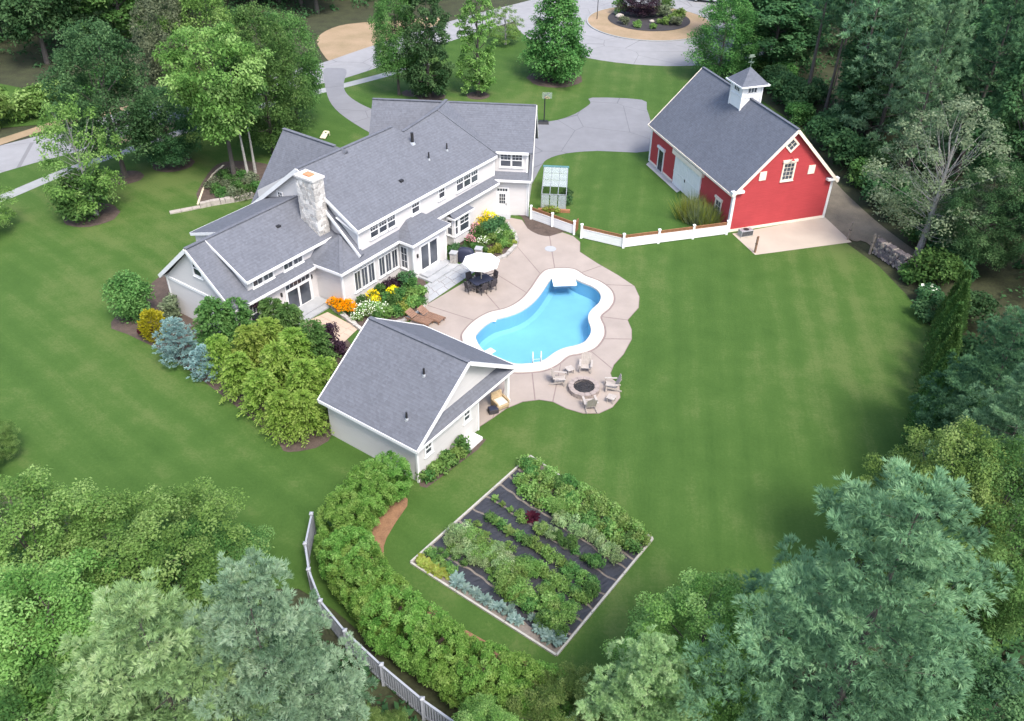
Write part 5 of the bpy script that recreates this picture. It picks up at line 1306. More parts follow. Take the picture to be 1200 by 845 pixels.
# ------------------------------------------------------------------ foliage generators (numpy)
def np_mesh(name, verts, nper, tint, m):
    """verts (N, nper, 3) faces of nper corners, tint (N,)"""
    N = len(verts); me = bpy.data.meshes.new(name)
    me.vertices.add(N * nper); me.vertices.foreach_set('co', verts.reshape(-1).astype(np.float32))
    me.loops.add(N * nper); me.loops.foreach_set('vertex_index', np.arange(N * nper, dtype=np.int32))
    me.polygons.add(N); me.polygons.foreach_set('loop_start', np.arange(0, N * nper, nper, dtype=np.int32))
    me.update(calc_edges=True)
    a = me.attributes.new('tint', 'FLOAT', 'FACE'); a.data.foreach_set('value', np.clip(tint, 0, 1).astype(np.float32))
    me.materials.append(M[m])
    return me
def unit(v): return v / (np.linalg.norm(v, axis=-1, keepdims=True) + 1e-9)
def rdir(g, n): return unit(g.normal(size=(n, 3)))
def leaf_quads(g, pos, nrm, size, aspect=.6, droop=.0):
    n = len(pos); a = unit(np.cross(nrm, rdir(g, n))); b = np.cross(nrm, a)
    s = size * g.uniform(.45, 1.55, (n, 1)); tip = pos + a * s; tip[:, 2] -= droop * s[:, 0]
    mid = pos + a * s * .45
    return np.stack([pos, mid + b * s * aspect * .5, tip, mid - b * s * aspect * .5], 1)
def tufts(g, pos, dr, length, nb, width, spread):
    n = len(pos); P = np.repeat(pos, nb, 0); D = unit(np.repeat(dr, nb, 0) + rdir(g, n * nb) * spread)
    s = length * g.uniform(.65, 1.25, (n * nb, 1)); w = unit(np.cross(D, np.array([0, 0, 1.]) + rdir(g, n * nb) * .55)) * width * s / length
    return np.stack([P - w * .5, P + w * .5, P + D * s], 1)
def trunk_mesh(h, r, seed, limbs=(), lean=0.0, m='bark'):
    rng = random.Random(seed); b = MB(); pts = []; rad = []
    for i in range(7):
        t = i / 6; pts.append((math.sin(t * 3 + seed) * .12 * h * .06 + lean * t * h, math.cos(t * 2.4 + seed) * .1 * h * .06, -.1 + t * h)); rad.append(r * (1.25 if i == 0 else 1 - .94 * t))
    b.tube(pts, rad, 8)
    for (z0, q, rr) in limbs:
        f = min(.98, max(.02, (z0 + .1) / h)) * 6; i = min(5, int(f)); k = f - i
        p = Vector(pts[i]) * (1 - k) + Vector(pts[i + 1]) * k; q = Vector(q); jl = (q - p).length * .12; md = p * .5 + q * .5 + Vector((rng.uniform(-jl, jl), rng.uniform(-jl, jl), -.06 * (q - p).length))
        b.tube([p, md, q], [rr, rr * .65, rr * .2], 5, False)
    return b.mesh('trunk', m)

def decid(seed, h, r, base, puffs, per, leaf, m, bark='bark', shape='round', tint_w=.5, flat=.8, core=.12, psz=(.12, .25), nlimb=16, lr=.0077, tr=1.0):
    g = np.random.default_rng(seed); cz0 = base; cz1 = h; C_ = []; Rr = []; tries = 0
    while len(C_) < puffs and tries < puffs * 30:
        tries += 1
        f = g.uniform(.02, .97)
        if shape == 'round': pr = math.sin(PI * (f * .80 + .16)) ** .75
        elif shape == 'cone': pr = (1 - f) ** .75 * min(1, .45 + f * 4)
        elif shape == 'column': pr = min(1, .55 + f * 2.5) * min(1, (1 - f) * 3.2 + .18)
        elif shape == 'vase': pr = .45 + .75 * f if f < .62 else .92 * ((1 - f) / .38) ** .55 + .06
        else: pr = min(1, .7 + f) * math.sqrt(max(0, 1 - f * f)) 
        a = g.uniform(0, 2 * PI); pr *= 1 + .20 * math.sin(a * 3 + seed) * (1 - f * .5) + .12 * math.sin(a * 5 + f * 9 + seed * 2) + g.normal() * .10
        rad = r * pr * g.uniform(.35, 1.0) ** .45
        s = r * g.uniform(*psz) * (1.15 - .45 * f)
        c = np.array([rad * math.cos(a), rad * math.sin(a), cz0 + (cz1 - cz0) * f])
        if all(np.linalg.norm((c - d) * np.array([1, 1, 1.2])) > .52 * min(s, t) + .1 for d, t in zip(C_, Rr)): C_.append(c); Rr.append(s)
    C_ = np.array(C_); Rr = np.array(Rr); n = len(C_)
    ptint = np.clip(.5 + g.normal(size=n) * tint_w * .35, .1, .9)
    wgt = Rr ** 2; cnt = np.maximum(12, (per * n * wgt / wgt.sum()).astype(int)); idx_ = np.repeat(np.arange(n), cnt); N = len(idx_)
    d = rdir(g, N); d[:, 2] = np.where((d[:, 2] < -.2) & (g.random(N) < .65), -d[:, 2], d[:, 2])
    rad = Rr[idx_][:, None] * np.where(g.random((N, 1)) < core, g.uniform(.2, .8, (N, 1)), g.uniform(.78, 1.12, (N, 1)))
    pos = C_[idx_] + d * rad * np.array([1, 1, flat]) + g.normal(size=(N, 3)) * .12 * Rr[idx_][:, None]
    nrm = unit(d * .5 + np.array([0, 0, .85]) + g.normal(size=(N, 3)) * .5)
    q = leaf_quads(g, pos, nrm, leaf, .62, .12)
    tint = ptint[idx_] + g.normal(size=N) * .14
    crown = np_mesh('crown', q, 4, tint, m)
    order = g.permutation(n)[:nlimb]
    limbs = [(base * .75 + (C_[i][2] - base) * .62, tuple(C_[i]), lr * h * .6) for i in order]
    return crown, trunk_mesh(h * .86, (h * .017 + .05) * tr, seed, limbs, 0, bark)

def pine(seed, h, r, whorls, per, ncl, rc, ntu, ln, nb, width, m, bare=.12, top=.985, droop=.0, bark='bark', spread=.5, flat=.55, mincl=3, lstep=2, fan=.30, cv=.13):
    """whorled limbs carrying fans of needle clusters"""
    g = np.random.default_rng(seed); CS = []; CD = []; CT = []; limbs = []
    for k in range(whorls):
        f = bare + (top - bare) * ((k + g.uniform(0, .5)) / whorls) ** .92; z = f * h; nbr = max(3, per + int(g.integers(-1, 2))); a0 = g.uniform(0, 6.28)
        for j in range(nbr):
            a = a0 + 2 * PI * j / nbr + g.normal() * .25
            L_ = r * ((1 - f) ** .66 * 1.04 + .04) * g.uniform(.55, 1.15) * (min(1, .6 + 2.0 * f))
            rise = g.uniform(-.05, .2) + .42 * f - droop
            out = np.array([math.cos(a), math.sin(a), 0]); side = np.array([-math.sin(a), math.cos(a), 0])
            n = max(mincl, int(ncl * (L_ / r) ** 1.2 + g.uniform(0, 1))); t = np.sqrt(g.uniform(.01, 1.0, n)); t[0] = 1.0
            wd = (fan * L_ + .1) * np.sin(np.clip(t, 0, 1) * PI * .84 + .2); lat = g.uniform(-1, 1, n) * wd; lat[0] *= .2
            p = out * (t * L_)[:, None] + side * lat[:, None]
            p[:, 2] = z + t * L_ * rise + .12 * L_ * t ** 2 - .14 * np.abs(lat) + g.normal(size=n) * .03 * L_
            CS.append(p); CD.append(unit(out * .8 + side * (lat / (wd + 1e-6) * .55)[:, None] + np.array([0, 0, .30])))
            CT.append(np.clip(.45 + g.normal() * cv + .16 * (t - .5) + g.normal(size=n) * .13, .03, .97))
            limbs.append((z, tuple(out * L_ * .82 + np.array([0, 0, z + .82 * L_ * rise + .07 * L_])), .011 * h * .3 * (1.15 - f)))
    tipn = 5; CS.append(np.stack([g.normal(size=tipn) * .12, g.normal(size=tipn) * .12, h * np.linspace(.93, 1.0, tipn)], 1)); CD.append(np.tile([[0, 0, 1.]], (tipn, 1))); CT.append(np.full(tipn, .6))
    CS = np.concatenate(CS); CD = np.concatenate(CD); CT = np.concatenate(CT); n = len(CS)
    rcl = rc * g.uniform(.65, 1.3, n); i = np.repeat(np.arange(n), ntu); N = len(i)
    d = unit(rdir(g, N) + CD[i] * .55 + np.array([0, 0, .45])); pos = CS[i] + d * rcl[i][:, None] * g.uniform(.1, .8, (N, 1)) * np.array([1, 1, flat])
    tri = tufts(g, pos, unit(d + CD[i] * .6), ln, nb, width, spread)
    ti = np.repeat(CT[i] + g.normal(size=N) * .05, nb) + g.normal(size=N * nb) * .05
    return np_mesh('crown', tri, 3, ti, m), trunk_mesh(h * .93, h * .013 + .03, seed, limbs[::lstep], 0, bark)

def sprays(seed, h, r, n, size, m, shape='column', up=.7, tw=.14, aspect=.5, fuzz=.14, lobes=7):
    """dense evergreen shrub: fans on a lumpy surface"""
    g = np.random.default_rng(seed); f = g.random(n) ** .8; a = g.uniform(0, 2 * PI, n)
    if shape == 'column': pr = np.minimum(1, .82 + f * .6) * np.sqrt(np.clip(1 - np.clip((f - .55) / .45, 0, 1) ** 2.2, 0, 1))
    elif shape == 'cone': pr = (1 - f) ** .8 + .03
    elif shape == 'ball': pr = np.sqrt(np.clip(1 - (f * 1.9 - .9) ** 2, 0, 1))
    else: pr = np.sqrt(np.clip(1 - f ** 2, 0, 1))
    ph_ = g.uniform(0, 6, 4)
    lump = 1 + .13 * np.sin(a * lobes + ph_[0] + 5 * f) + .11 * np.sin(f * 17 + a * 3 + ph_[1]) + .09 * np.sin(a * 11 - f * 23 + ph_[2])
    rr = r * pr * lump * np.where(g.random(n) < .18, g.uniform(.3, .9, n), g.uniform(.9, 1.08, n))
    pos = np.stack([rr * np.cos(a), rr * np.sin(a), f * h * (1 + .05 * np.sin(a * 4 + ph_[3]))], 1) + g.normal(size=(n, 3)) * fuzz * size
    out = np.stack([np.cos(a), np.sin(a), np.zeros(n)], 1)
    dr = unit(out * (1 - up * .4) + np.array([0, 0, up]) + g.normal(size=(n, 3)) * .35)
    sd = unit(np.cross(dr, unit(out + g.normal(size=(n, 3)) * .6)))
    s = size * g.uniform(.6, 1.3, (n, 1)); mid = pos + dr * s * .5
    q = np.stack([pos, mid + sd * s * aspect * .5, pos + dr * s, mid - sd * s * aspect * .5], 1)
    ti = .45 + .22 * np.sin(a * lobes * .5 + f * 9 + ph_[1]) * .6 + g.normal(size=n) * tw + .12 * (lump - 1) / .2
    return np_mesh('foliage', q, 4, ti, m)

def spray_plume(seed, h, r, branches, per, m, size=.22):
    """feathery evergreen with arching plumes"""
    g = np.random.default_rng(seed); PS = []; DS = []; TI = []
    for k in range(branches):
        f = g.uniform(.03, .92); a = g.uniform(0, 2 * PI); L_ = r * (1.12 - .75 * f) * g.uniform(.7, 1.15)
        out = np.array([math.cos(a), math.sin(a), 0]); side = np.array([-math.sin(a), math.cos(a), 0]); t = g.uniform(.3, 1, per)
        lat = g.uniform(-1, 1, per) * .22 * L_ * (1.15 - t)
        p = out * (t * L_)[:, None] + side * lat[:, None]; p[:, 2] = f * h * .92 + (t * .45 - .42 * t ** 2.5) * L_ + .05 * h
        PS.append(p); DS.append(unit(out * .8 + side * (np.sign(lat) * .5)[:, None] + np.stack([np.zeros(per), np.zeros(per), .35 - .7 * t ** 2], 1) + g.normal(size=(per, 3)) * .25)); TI.append(np.full(per, .35 + g.normal() * .13) + .38 * t ** 2)
    PS = np.concatenate(PS); DS = np.concatenate(DS); TI = np.concatenate(TI) + g.normal(size=len(PS)) * .08; n = len(PS)
    sd = unit(np.cross(DS, rdir(g, n))); s = size * g.uniform(.6, 1.3, (n, 1)); mid = PS + DS * s * .5
    return np_mesh('foliage', np.stack([PS, mid + sd * s * .22, PS + DS * s, mid - sd * s * .22], 1), 4, TI, m)

def bush_mesh(seed, h, r, n, leaf, m, up=.4, bumps=9, bs=.42):
    g = np.random.default_rng(seed); c = rdir(g, bumps) * np.array([r * (1.04 - bs), r * (1.04 - bs), h * (.56 - bs * .45)]) + np.array([0, 0, h * .52]); c[:, 2] = np.clip(c[:, 2], h * .18, h * .86)
    i = g.integers(0, bumps, n); d = rdir(g, n); d[:, 2] = np.where((d[:, 2] < 0) & (g.random(n) < .6), -d[:, 2], d[:, 2])
    pos = c[i] + d * np.array([r * bs, r * bs, max(h * bs * .64, r * bs * .7)]) * g.uniform(.6, 1.12, (n, 1)); pos[:, 2] = np.clip(pos[:, 2], .02, None)
    q = leaf_quads(g, pos, unit(d * .6 + np.array([0, 0, up]) + g.normal(size=(n, 3)) * .5), leaf, .6, .1)
    return np_mesh('foliage', q, 4, np.clip(.5 + (g.normal(size=bumps) * .16)[i] + g.normal(size=n) * .15, 0, 1), m)

def rosette_mesh(seed, r, h, n, m, w=.45, arch=.5):
    """broad-leaved vegetable: arching leaves of three quads"""
    g = np.random.default_rng(seed); Q = []; T = []
    for k in range(n):
        a = g.uniform(0, 2 * PI); L_ = r * g.uniform(.6, 1.1); e = g.uniform(.35, 1.2); o = np.array([math.cos(a), math.sin(a), 0]); s = np.array([-math.sin(a), math.cos(a), 0]); prev = None; t_ = g.uniform(.25, .8)
        for j in range(4):
            t = j / 3; p = o * L_ * t * math.cos(e * (1 - t * .5)) + np.array([0, 0, h * (t * math.sin(e) * 1.3 - arch * t * t) + .03]); ww = L_ * w * (.25, .9, 1.0, .3)[j] * .5
            cur = (p - s * ww, p + s * ww)
            if prev is not None: Q.append([prev[0], prev[1], cur[1], cur[0]]); T.append(t_ + g.normal() * .06)
            prev = cur
    return np_mesh('leaves', np.array(Q), 4, np.array(T), m)

def grass_mesh(seed, r, h, n, m, width=.03, spread=.5):
    g = np.random.default_rng(seed); pos = g.normal(size=(n, 3)) * np.array([r * .35, r * .35, 0]); d = unit(np.stack([pos[:, 0] / r * spread, pos[:, 1] / r * spread, np.ones(n)], 1) + g.normal(size=(n, 3)) * .18)
    return np_mesh('leaves', tufts(g, pos, d, h, 1, width, .05), 3, .5 + g.normal(size=n) * .2, m)

def flower_mesh(seed, r, h, n, size, m, top=True):
    g = np.random.default_rng(seed); a = g.uniform(0, 2 * PI, n); q = np.sqrt(g.random(n)) * r; pos = np.stack([q * np.cos(a), q * np.sin(a), h * (1.0 - .35 * (q / r) ** 2) + g.normal(size=n) * .06 * h], 1)
    return np_mesh('blooms', leaf_quads(g, pos, unit(np.array([0, 0, 1.]) + g.normal(size=(n, 3)) * .5), size, 1.0), 4, .5 + g.normal(size=n) * .2, m)

def plant(name, parts, loc, label, cat, group=None, rz=0.0, sc=1.0):
    """parts: list of (part name, mesh[, material override])"""
    r = empty(name, loc, rz, label, cat, group)
    r.scale = sc if hasattr(sc, '__len__') else (sc,) * 3
    for q in parts:
        o = link(bpy.data.objects.new(q[0], q[1]), r)
        if q[0] == 'blooms': o['kind'] = 'stuff'
        if len(q) > 2 and q[2]: o.material_slots[0].link = 'OBJECT'; o.material_slots[0].material = M[q[2]]
    return r
def tree(kind, loc, label, rz=0.0, sc=1.0, group=None, name='tree', cat='tree'):
    return plant(name, [('crown', kind[0], kind[2] if len(kind) > 2 else None), ('trunk', kind[1])], loc, label, cat, group, rz, sc)

# ------------------------------------------------------------------ tree kinds
def recolour(kind, m):
    return (kind[0], kind[1], m)
K = {}
K['round'] = decid(11, 12, 4.3, 2.6, 240, 150, .20, 'f_dark')
K['round2'] = decid(12, 12, 4.2, 1.2, 240, 150, .20, 'f_mid')
K['birchp'] = decid(28, 11, 2.0, 5.5, 70, 90, .2, 'f_mid', bark='birchw', tr=.6)
K['vase'] = decid(13, 12, 5.0, 4.3, 200, 130, .24, 'f_light', shape='vase', flat=.42, tint_w=.9, psz=(.10, .22))
K['open'] = decid(14, 10, 3.4, 1.0, 130, 75, .19, 'f_grey', bark='birch', core=.3, psz=(.08, .18), nlimb=40, lr=.004)
K['cone'] = decid(15, 12, 3.6, .3, 220, 120, .24, 'f_mid', shape='cone')
K['columnl'] = decid(16, 12, 2.1, .5, 130, 110, .22, 'f_light', shape='column')
K['columnd'] = decid(17, 12, 2.6, .2, 200, 130, .22, 'f_dark', shape='column')
K['forest'] = decid(18, 15, 4.0, 3.0, 170, 110, .32, 'f_dark')
K['forest2'] = decid(19, 15, 3.8, 2.0, 170, 110, .32, 'f_dark', shape='column')
K['bare'] = decid(20, 13, 4.4, 2.5, 170, 95, .17, 'f_grey', bark='birch', core=.35, psz=(.07, .19), nlimb=70, lr=.0035)
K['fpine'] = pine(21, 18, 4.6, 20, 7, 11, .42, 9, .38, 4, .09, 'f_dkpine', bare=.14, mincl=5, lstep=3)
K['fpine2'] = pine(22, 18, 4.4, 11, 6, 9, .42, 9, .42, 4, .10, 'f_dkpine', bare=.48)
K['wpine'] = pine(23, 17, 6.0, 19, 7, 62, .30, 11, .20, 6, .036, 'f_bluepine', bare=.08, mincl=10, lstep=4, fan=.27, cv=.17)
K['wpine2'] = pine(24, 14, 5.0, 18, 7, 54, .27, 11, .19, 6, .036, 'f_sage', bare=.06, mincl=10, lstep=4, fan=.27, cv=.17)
K['olive'] = decid(25, 9, 4.6, 1.6, 340, 230, .105, 'f_olive', shape='round', tint_w=.7, psz=(.07, .16))
K['leafy'] = decid(26, 11, 4.0, 1.6, 360, 230, .115, 'f_mid', tint_w=.6, psz=(.08, .18))
K['spruce'] = pine(27, 4.2, 1.7, 15, 8, 9, .16, 9, .13, 5, .035, 'f_blue', bare=.03)
for a, b_, m in (('roundm', 'round', 'f_mid'), ('roundg', 'round', 'f_grey'), ('round2l', 'round2', 'f_light'), ('round2y', 'round2', 'f_olive'), ('round2d', 'round2', 'f_dark'), ('vasel', 'vase', 'f_light'), ('forestm', 'forest', 'f_mid'), ('forest2m', 'forest2', 'f_mid'), ('forestl', 'forest', 'f_light'), ('fpinem', 'fpine', 'f_pine'), ('fpine2m', 'fpine2', 'f_pine'), ('wpined', 'wpine', 'f_dkpine'), ('wpinep', 'wpine', 'f_pine'), ('wpine2b', 'wpine2', 'f_bluepine'), ('leafyl', 'leafy', 'f_light'), ('leafyd', 'leafy', 'f_dark'), ('oliveg', 'olive', 'f_mid'), ('openl', 'open', 'f_light'), ('cypd', 'columnd', 'f_mid'), ('olivel', 'olive', 'f_light')):
    K[a] = recolour(K[b_], m)
BASEH = {'birchp': 11, 'round': 12, 'round2': 12, 'vase': 12, 'open': 10, 'cone': 12, 'columnl': 12, 'columnd': 12, 'forest': 15, 'forest2': 15, 'bare': 13, 'fpine': 18, 'fpine2': 18, 'wpine': 17, 'wpine2': 14, 'olive': 9, 'leafy': 11, 'spruce': 4.2}
BASER = {'birchp': 2.0, 'round': 4.3, 'round2': 4.2, 'vase': 5, 'open': 3.4, 'cone': 3.6, 'columnl': 2.1, 'columnd': 2.6, 'forest': 4, 'forest2': 3.8, 'bare': 4.4, 'fpine': 4.6, 'fpine2': 4.2, 'wpine': 6, 'wpine2': 5, 'olive': 4.6, 'leafy': 4, 'spruce': 1.7}
ALIAS = {'roundm': 'round', 'roundg': 'round', 'round2l': 'round2', 'round2y': 'round2', 'round2d': 'round2', 'vasel': 'vase', 'forestm': 'forest', 'forest2m': 'forest2', 'forestl': 'forest', 'fpinem': 'fpine', 'fpine2m': 'fpine2', 'wpined': 'wpine', 'wpinep': 'wpine', 'wpine2b': 'wpine2', 'leafyl': 'leafy', 'leafyd': 'leafy', 'oliveg': 'olive', 'openl': 'open', 'cypd': 'columnd', 'olivel': 'olive'}
def put(kind, xy, h, r, label, rz=0.0, group=None, name='tree', cat='tree'):
    k = ALIAS.get(kind, kind); sx = r / BASER[k]; return tree(K[kind], (xy[0], xy[1], 0), label, rz, (sx, sx, h / BASEH[k]), group, name, cat)
def put3(kind, xyh, r, label, rz=0.0, **k): return put(kind, xyh[:2], xyh[2], r, label, rz, **k)

# yard and street trees
put3('vase', (-25.48, 72.69, 13.84), 4.4, 'feathery yellow green tree with layered branches in the bed left of the house', .4)
put3('round2', (-23.22, 78.74, 13.68), 3.3, 'tall green tree close behind the feathery yellow green one', 1.2)
put('birchp', (-24.34, 73.09), 11, 2.0, 'slim white birch trunk beside the feathery tree, nearer the lawn', .5, name='birch_tree')
put('birchp', (-24.00, 74.21), 11, 1.8, 'slim white birch trunk beside the feathery tree, nearer the house roof', 2.5, name='birch_tree')
put3('roundm', (-22.28, 85.28, 11.46), 3.0, 'dark green tree beside the driveway bend, left of the house roof', 2.2)
put3('round', (-35.41, 72.86, 13.64), 4.0, 'dark green maple with pale trunk on a mulch ring near the sidewalk', .8)
put3('round2d', (-32.15, 76.00, 7.12), 2.7, 'low dark bushy tree on a mulch circle, right of the pale trunked maple', .1)
put3('openl', (-35.26, 65.44, 10.47), 3.0, 'thin airy light green tree rising out of the round shrub', .5)
put3('round2l', (-29.90, 84.97, 14.11), 3.6, 'tall pale yellow green tree behind the feathery one', 3.1)
put3('roundg', (-33.21, 84.37, 13.82), 3.3, 'tall grey green tree behind the dark bushy one', 4.0)
put3('columnd', (-9.72, 95.10, 12.58), 2.4, 'dense dark columnar evergreen beside the street lawn', .3, name='evergreen')
put3('roundm', (-13.10, 95.49, 11.77), 2.6, 'slim tree with a white trunk left of the dark columnar evergreen', .9)
put3('columnl', (-4.31, 95.89, 11.83), 1.9, 'slim light green tree on a small mulch ring by the street', 2.0)
put3('cone', (4.50, 101.47, 12.41), 3.8, 'full pyramidal green tree beside the turning circle road', 1.0)
put3('openl', (-1.54, 114.78, 4.97), 2.2, 'small pale see-through tree at the street edge', .2)
put3('round2', (24.01, 102.70, 10.06), 3.3, 'green tree behind the far end of the barn roof', .7)
put3('openl', (-42.35, 61.76, 5.19), 2.4, 'grey green branch tips of a tree cut by the left edge of the picture', .7)
put('olive', (-29.03, 35.20), 3.0, 1.6, 'olive shrub cut by the left edge of the lawn', .2, name='shrub', cat='shrub')
bm_ = bush_mesh(31, 4.2, 2.2, 5200, .24, 'f_mid', bumps=16)
plant('round_shrub', [('foliage', bm_)], (-35.56, 65.28), 'broad dense green shrub on a ring of red mulch', 'shrub', sc=(1.2, 1.2, .85))
# verge shrubs beyond the street
bw = bush_mesh(32, 3.2, 2.6, 3200, .30, 'f_light', bumps=14); bw2 = bush_mesh(33, 3, 2.4, 3000, .3, 'f_mid', bumps=14)
for i, (p, s, q) in enumerate((((-51.70, 86.39), 1.1, bw), ((-49.50, 88.42), 1.0, bw), ((-53.60, 83.98), 1.1, bw), ((-47.82, 91.53), .9, bw2), ((-46.40, 94.25), .8, bw2), ((-45.09, 97.10), .8, bw))):
    plant('verge_shrub', [('foliage', q)], p, 'rounded green shrub along the far verge of the street', 'shrub', 'shrubs along the far verge', i * 1.3, s)

# woods: scatter with minimum spacing
def scatter(poly, n, dmin, seed, avoid=()):
    rng = random.Random(seed); xs = [p[0] for p in poly]; ys = [p[1] for p in poly]; out = []; t = 0
    while len(out) < n and t < 6000:
        t += 1; x, y = rng.uniform(min(xs), max(xs)), rng.uniform(min(ys), max(ys))
        if inpoly(x, y, poly) and all((x - a) ** 2 + (y - b) ** 2 > dmin ** 2 for a, b in out) and all((x - a) ** 2 + (y - b) ** 2 > r * r for a, b, r in avoid): out.append((x, y))
    return out
rng = random.Random(77)
WR = [(28.16, 113.43), (29.23, 97.69), (31.34, 87.52), (32.81, 77.90), (34.05, 69.79), (35.31, 60.77), (37.21, 54.49), (34.74, 46.03), (32.62, 38.43), (35.56, 30.60), (82.85, 103.05), (110.91, 189.34), (41.82, 184.01)]
LAB = {'fpinem': 'tall white pine in the dense woods right of the barn', 'fpine': 'tall dark pine in the dense woods right of the barn', 'forest': 'dark leafy tree in the dense woods right of the barn', 'forestm': 'mid green leafy tree in the dense woods right of the barn', 'forest2m': 'narrow green leafy tree in the dense woods right of the barn', 'fpine2': 'long trunked dark pine in the woods right of the barn'}
for (x, y) in scatter(WR, 120, 3.3, 5):
    k = rng.choice(('fpinem', 'fpinem', 'fpine', 'forest', 'forest', 'forestm', 'forest2m', 'forest', 'fpine', 'fpinem', 'forest', 'fpine2'))
    h = rng.uniform(12.5, 19) if 'pine' in k else rng.uniform(9.5, 15)
    put(k, (x, y), h, rng.uniform(3.2, 4.8), LAB[k].split(' in the')[0] + (' deep in the woods beyond the barn' if y > 98 else ' at the front of the woods along the gravel track' if x < 42 else ' in the woods at the right edge of the picture'), rng.uniform(0, 6.28), group=LAB[k].split(' in ')[0] + (' group beyond the barn' if y > 98 else ' group along the track' if x < 42 else ' group at the right edge'))
put('fpine2', (31.60, 92.96), 19, 4.0, 'tall pine with bare leaning trunk right behind the barn cupola', .3, name='pine_tree')
put('fpine2m', (33.94, 85.77), 18, 4.2, 'tall pine with bare trunk at the front of the woods, second behind the barn', 1.9, name='pine_tree')
put('fpine2', (32.92, 89.99), 17, 3.4, 'slim pine trunk between the two tall pines behind the barn', 3.3, name='pine_tree')
put('bare', (32.04, 60.39), 13, 4.6, 'half bare grey tree with twiggy crown above the gravel track', .4)
put('leafyd', (35.34, 58.38), 9, 3.3, 'dark leafy tree over the end of the gravel track', 1.1)
bd = bush_mesh(34, 3.0, 2.2, 2600, .30, 'f_dark', bumps=14); bd2 = bush_mesh(35, 2.6, 2.0, 2400, .28, 'f_mid', bumps=14)
for i, p in enumerate(((29.84, 88.64), (30.58, 82.54), (31.34, 77.64), (31.84, 73.53), (32.29, 69.73), (33.01, 66.84), (33.34, 62.80), (33.93, 60.72), (33.84, 57.44), (31.50, 56.12), (31.97, 50.97), (29.13, 44.05), (27.13, 39.83), (32.48, 85.26), (33.42, 75.99), (34.43, 69.80), (29.36, 98.26), (29.77, 93.92), (28.93, 102.93), (30.67, 91.89), (32.93, 95.12), (30.91, 100.63))):
    plant('understory_shrub', [('foliage', bd if i % 3 else bd2)], p, 'dark shrub at the edge of the right hand woods', 'shrub', 'shrubs at the edge of the woods', i * 1.7, .8 + .25 * ((i * 7) % 5) / 4)
bh_ = bush_mesh(36, 1.3, 1.0, 1200, .2, 'f_grey', bumps=9)
plant('white_flowering_shrub', [('foliage', bush_mesh(37, 1.2, 1.1, 1500, .2, 'f_dark')), ('blooms', flower_mesh(38, .7, 1.2, 60, .2, 'p_white'))], (30.41, 54.06), 'blue green shrub with white blooms beside the tall clipped hedge', 'shrub')
plant('edge_shrub', [('foliage', bush_mesh(39, 1.0, 1.1, 1200, .2, 'f_mid'))], (30.25, 56.95), 'green shrub at the end of the woodpile', 'shrub')
plant('edge_shrub', [('foliage', bush_mesh(40, 1.4, 1.4, 1500, .2, 'f_dark'))], (29.86, 51.78), 'dark shrub at the foot of the clipped hedge', 'shrub')
# clipped row at the right lawn edge
ac1 = sprays(41, 4.6, .85, 7000, .15, 'f_mid', 'cone', up=1.0)
for i in range(9):
    t = i / 8; a0, a1 = (30.29, 50.08), (23.06, 35.90)
    plant('clipped_arborvitae', [('foliage', ac1)], (a0[0] + (a1[0] - a0[0]) * t, a0[1] + (a1[1] - a0[1]) * t), 'tall clipped arborvitae in the row at the right lawn edge', 'hedge tree', 'arborvitae row at the right lawn edge', i * 2.1, (1.2, 1.2, 1 + .08 * math.sin(i * 2)))
put('wpined', (25.26, 35.70), 11, 3.8, 'dark pine with horizontal limbs behind the clipped row', .6, name='pine_tree')
put('wpinep', (23.89, 31.15), 11, 4.0, 'pale tipped pine at the right edge below the clipped row top', 2.6, name='pine_tree')
put('leafyd', (24.83, 32.99), 7, 2.8, 'dark leafy tree at the right edge above the bright one', 2.0)

WL = [(-69.64, 95.95), (-58.22, 102.43), (-51.02, 107.32), (-42.17, 112.65), (-32.71, 124.11), (-27.91, 126.97), (-25.37, 129.80), (-20.87, 132.84), (-11.10, 136.31), (-2.29, 145.13), (-2.90, 180.57), (-113.78, 172.02)]
for (x, y) in scatter(WL, 72, 3.4, 9):
    k = rng.choice(('forest', 'forestm', 'forest', 'forest2m', 'fpine'))
    lab = {'forest': 'dark leafy tree in the woods beyond the street', 'forestm': 'mid green leafy tree in the woods beyond the street', 'forest2m': 'narrow green tree in the woods beyond the street', 'fpine': 'dark pine in the woods beyond the street'}[k]
    put(k, (x, y), rng.uniform(11, 16), rng.uniform(3.4, 4.8), lab, rng.uniform(0, 6.28), group=lab.split(' in ')[0] + 's beyond the street')

# foreground trees
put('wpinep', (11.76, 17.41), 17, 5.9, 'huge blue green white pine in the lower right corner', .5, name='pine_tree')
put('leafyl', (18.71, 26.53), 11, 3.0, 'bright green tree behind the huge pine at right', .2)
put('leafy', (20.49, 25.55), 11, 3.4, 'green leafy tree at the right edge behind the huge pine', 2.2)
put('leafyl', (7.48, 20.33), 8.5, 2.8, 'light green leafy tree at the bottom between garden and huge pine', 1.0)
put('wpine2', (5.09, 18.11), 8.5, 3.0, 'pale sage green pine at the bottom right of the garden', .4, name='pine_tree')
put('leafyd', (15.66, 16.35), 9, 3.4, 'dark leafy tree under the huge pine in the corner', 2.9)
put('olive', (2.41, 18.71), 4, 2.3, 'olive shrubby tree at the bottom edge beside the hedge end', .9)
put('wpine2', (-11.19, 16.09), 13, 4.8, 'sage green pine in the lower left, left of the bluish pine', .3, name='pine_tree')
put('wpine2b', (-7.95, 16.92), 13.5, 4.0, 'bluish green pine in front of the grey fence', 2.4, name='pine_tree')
put('olivel', (-15.41, 23.62), 8.5, 4.5, 'broad light green tree at the lower left lawn edge', .5)
put('leafyl', (-19.27, 23.23), 10, 3.8, 'pale green leafy tree in the left corner above the others', .4)
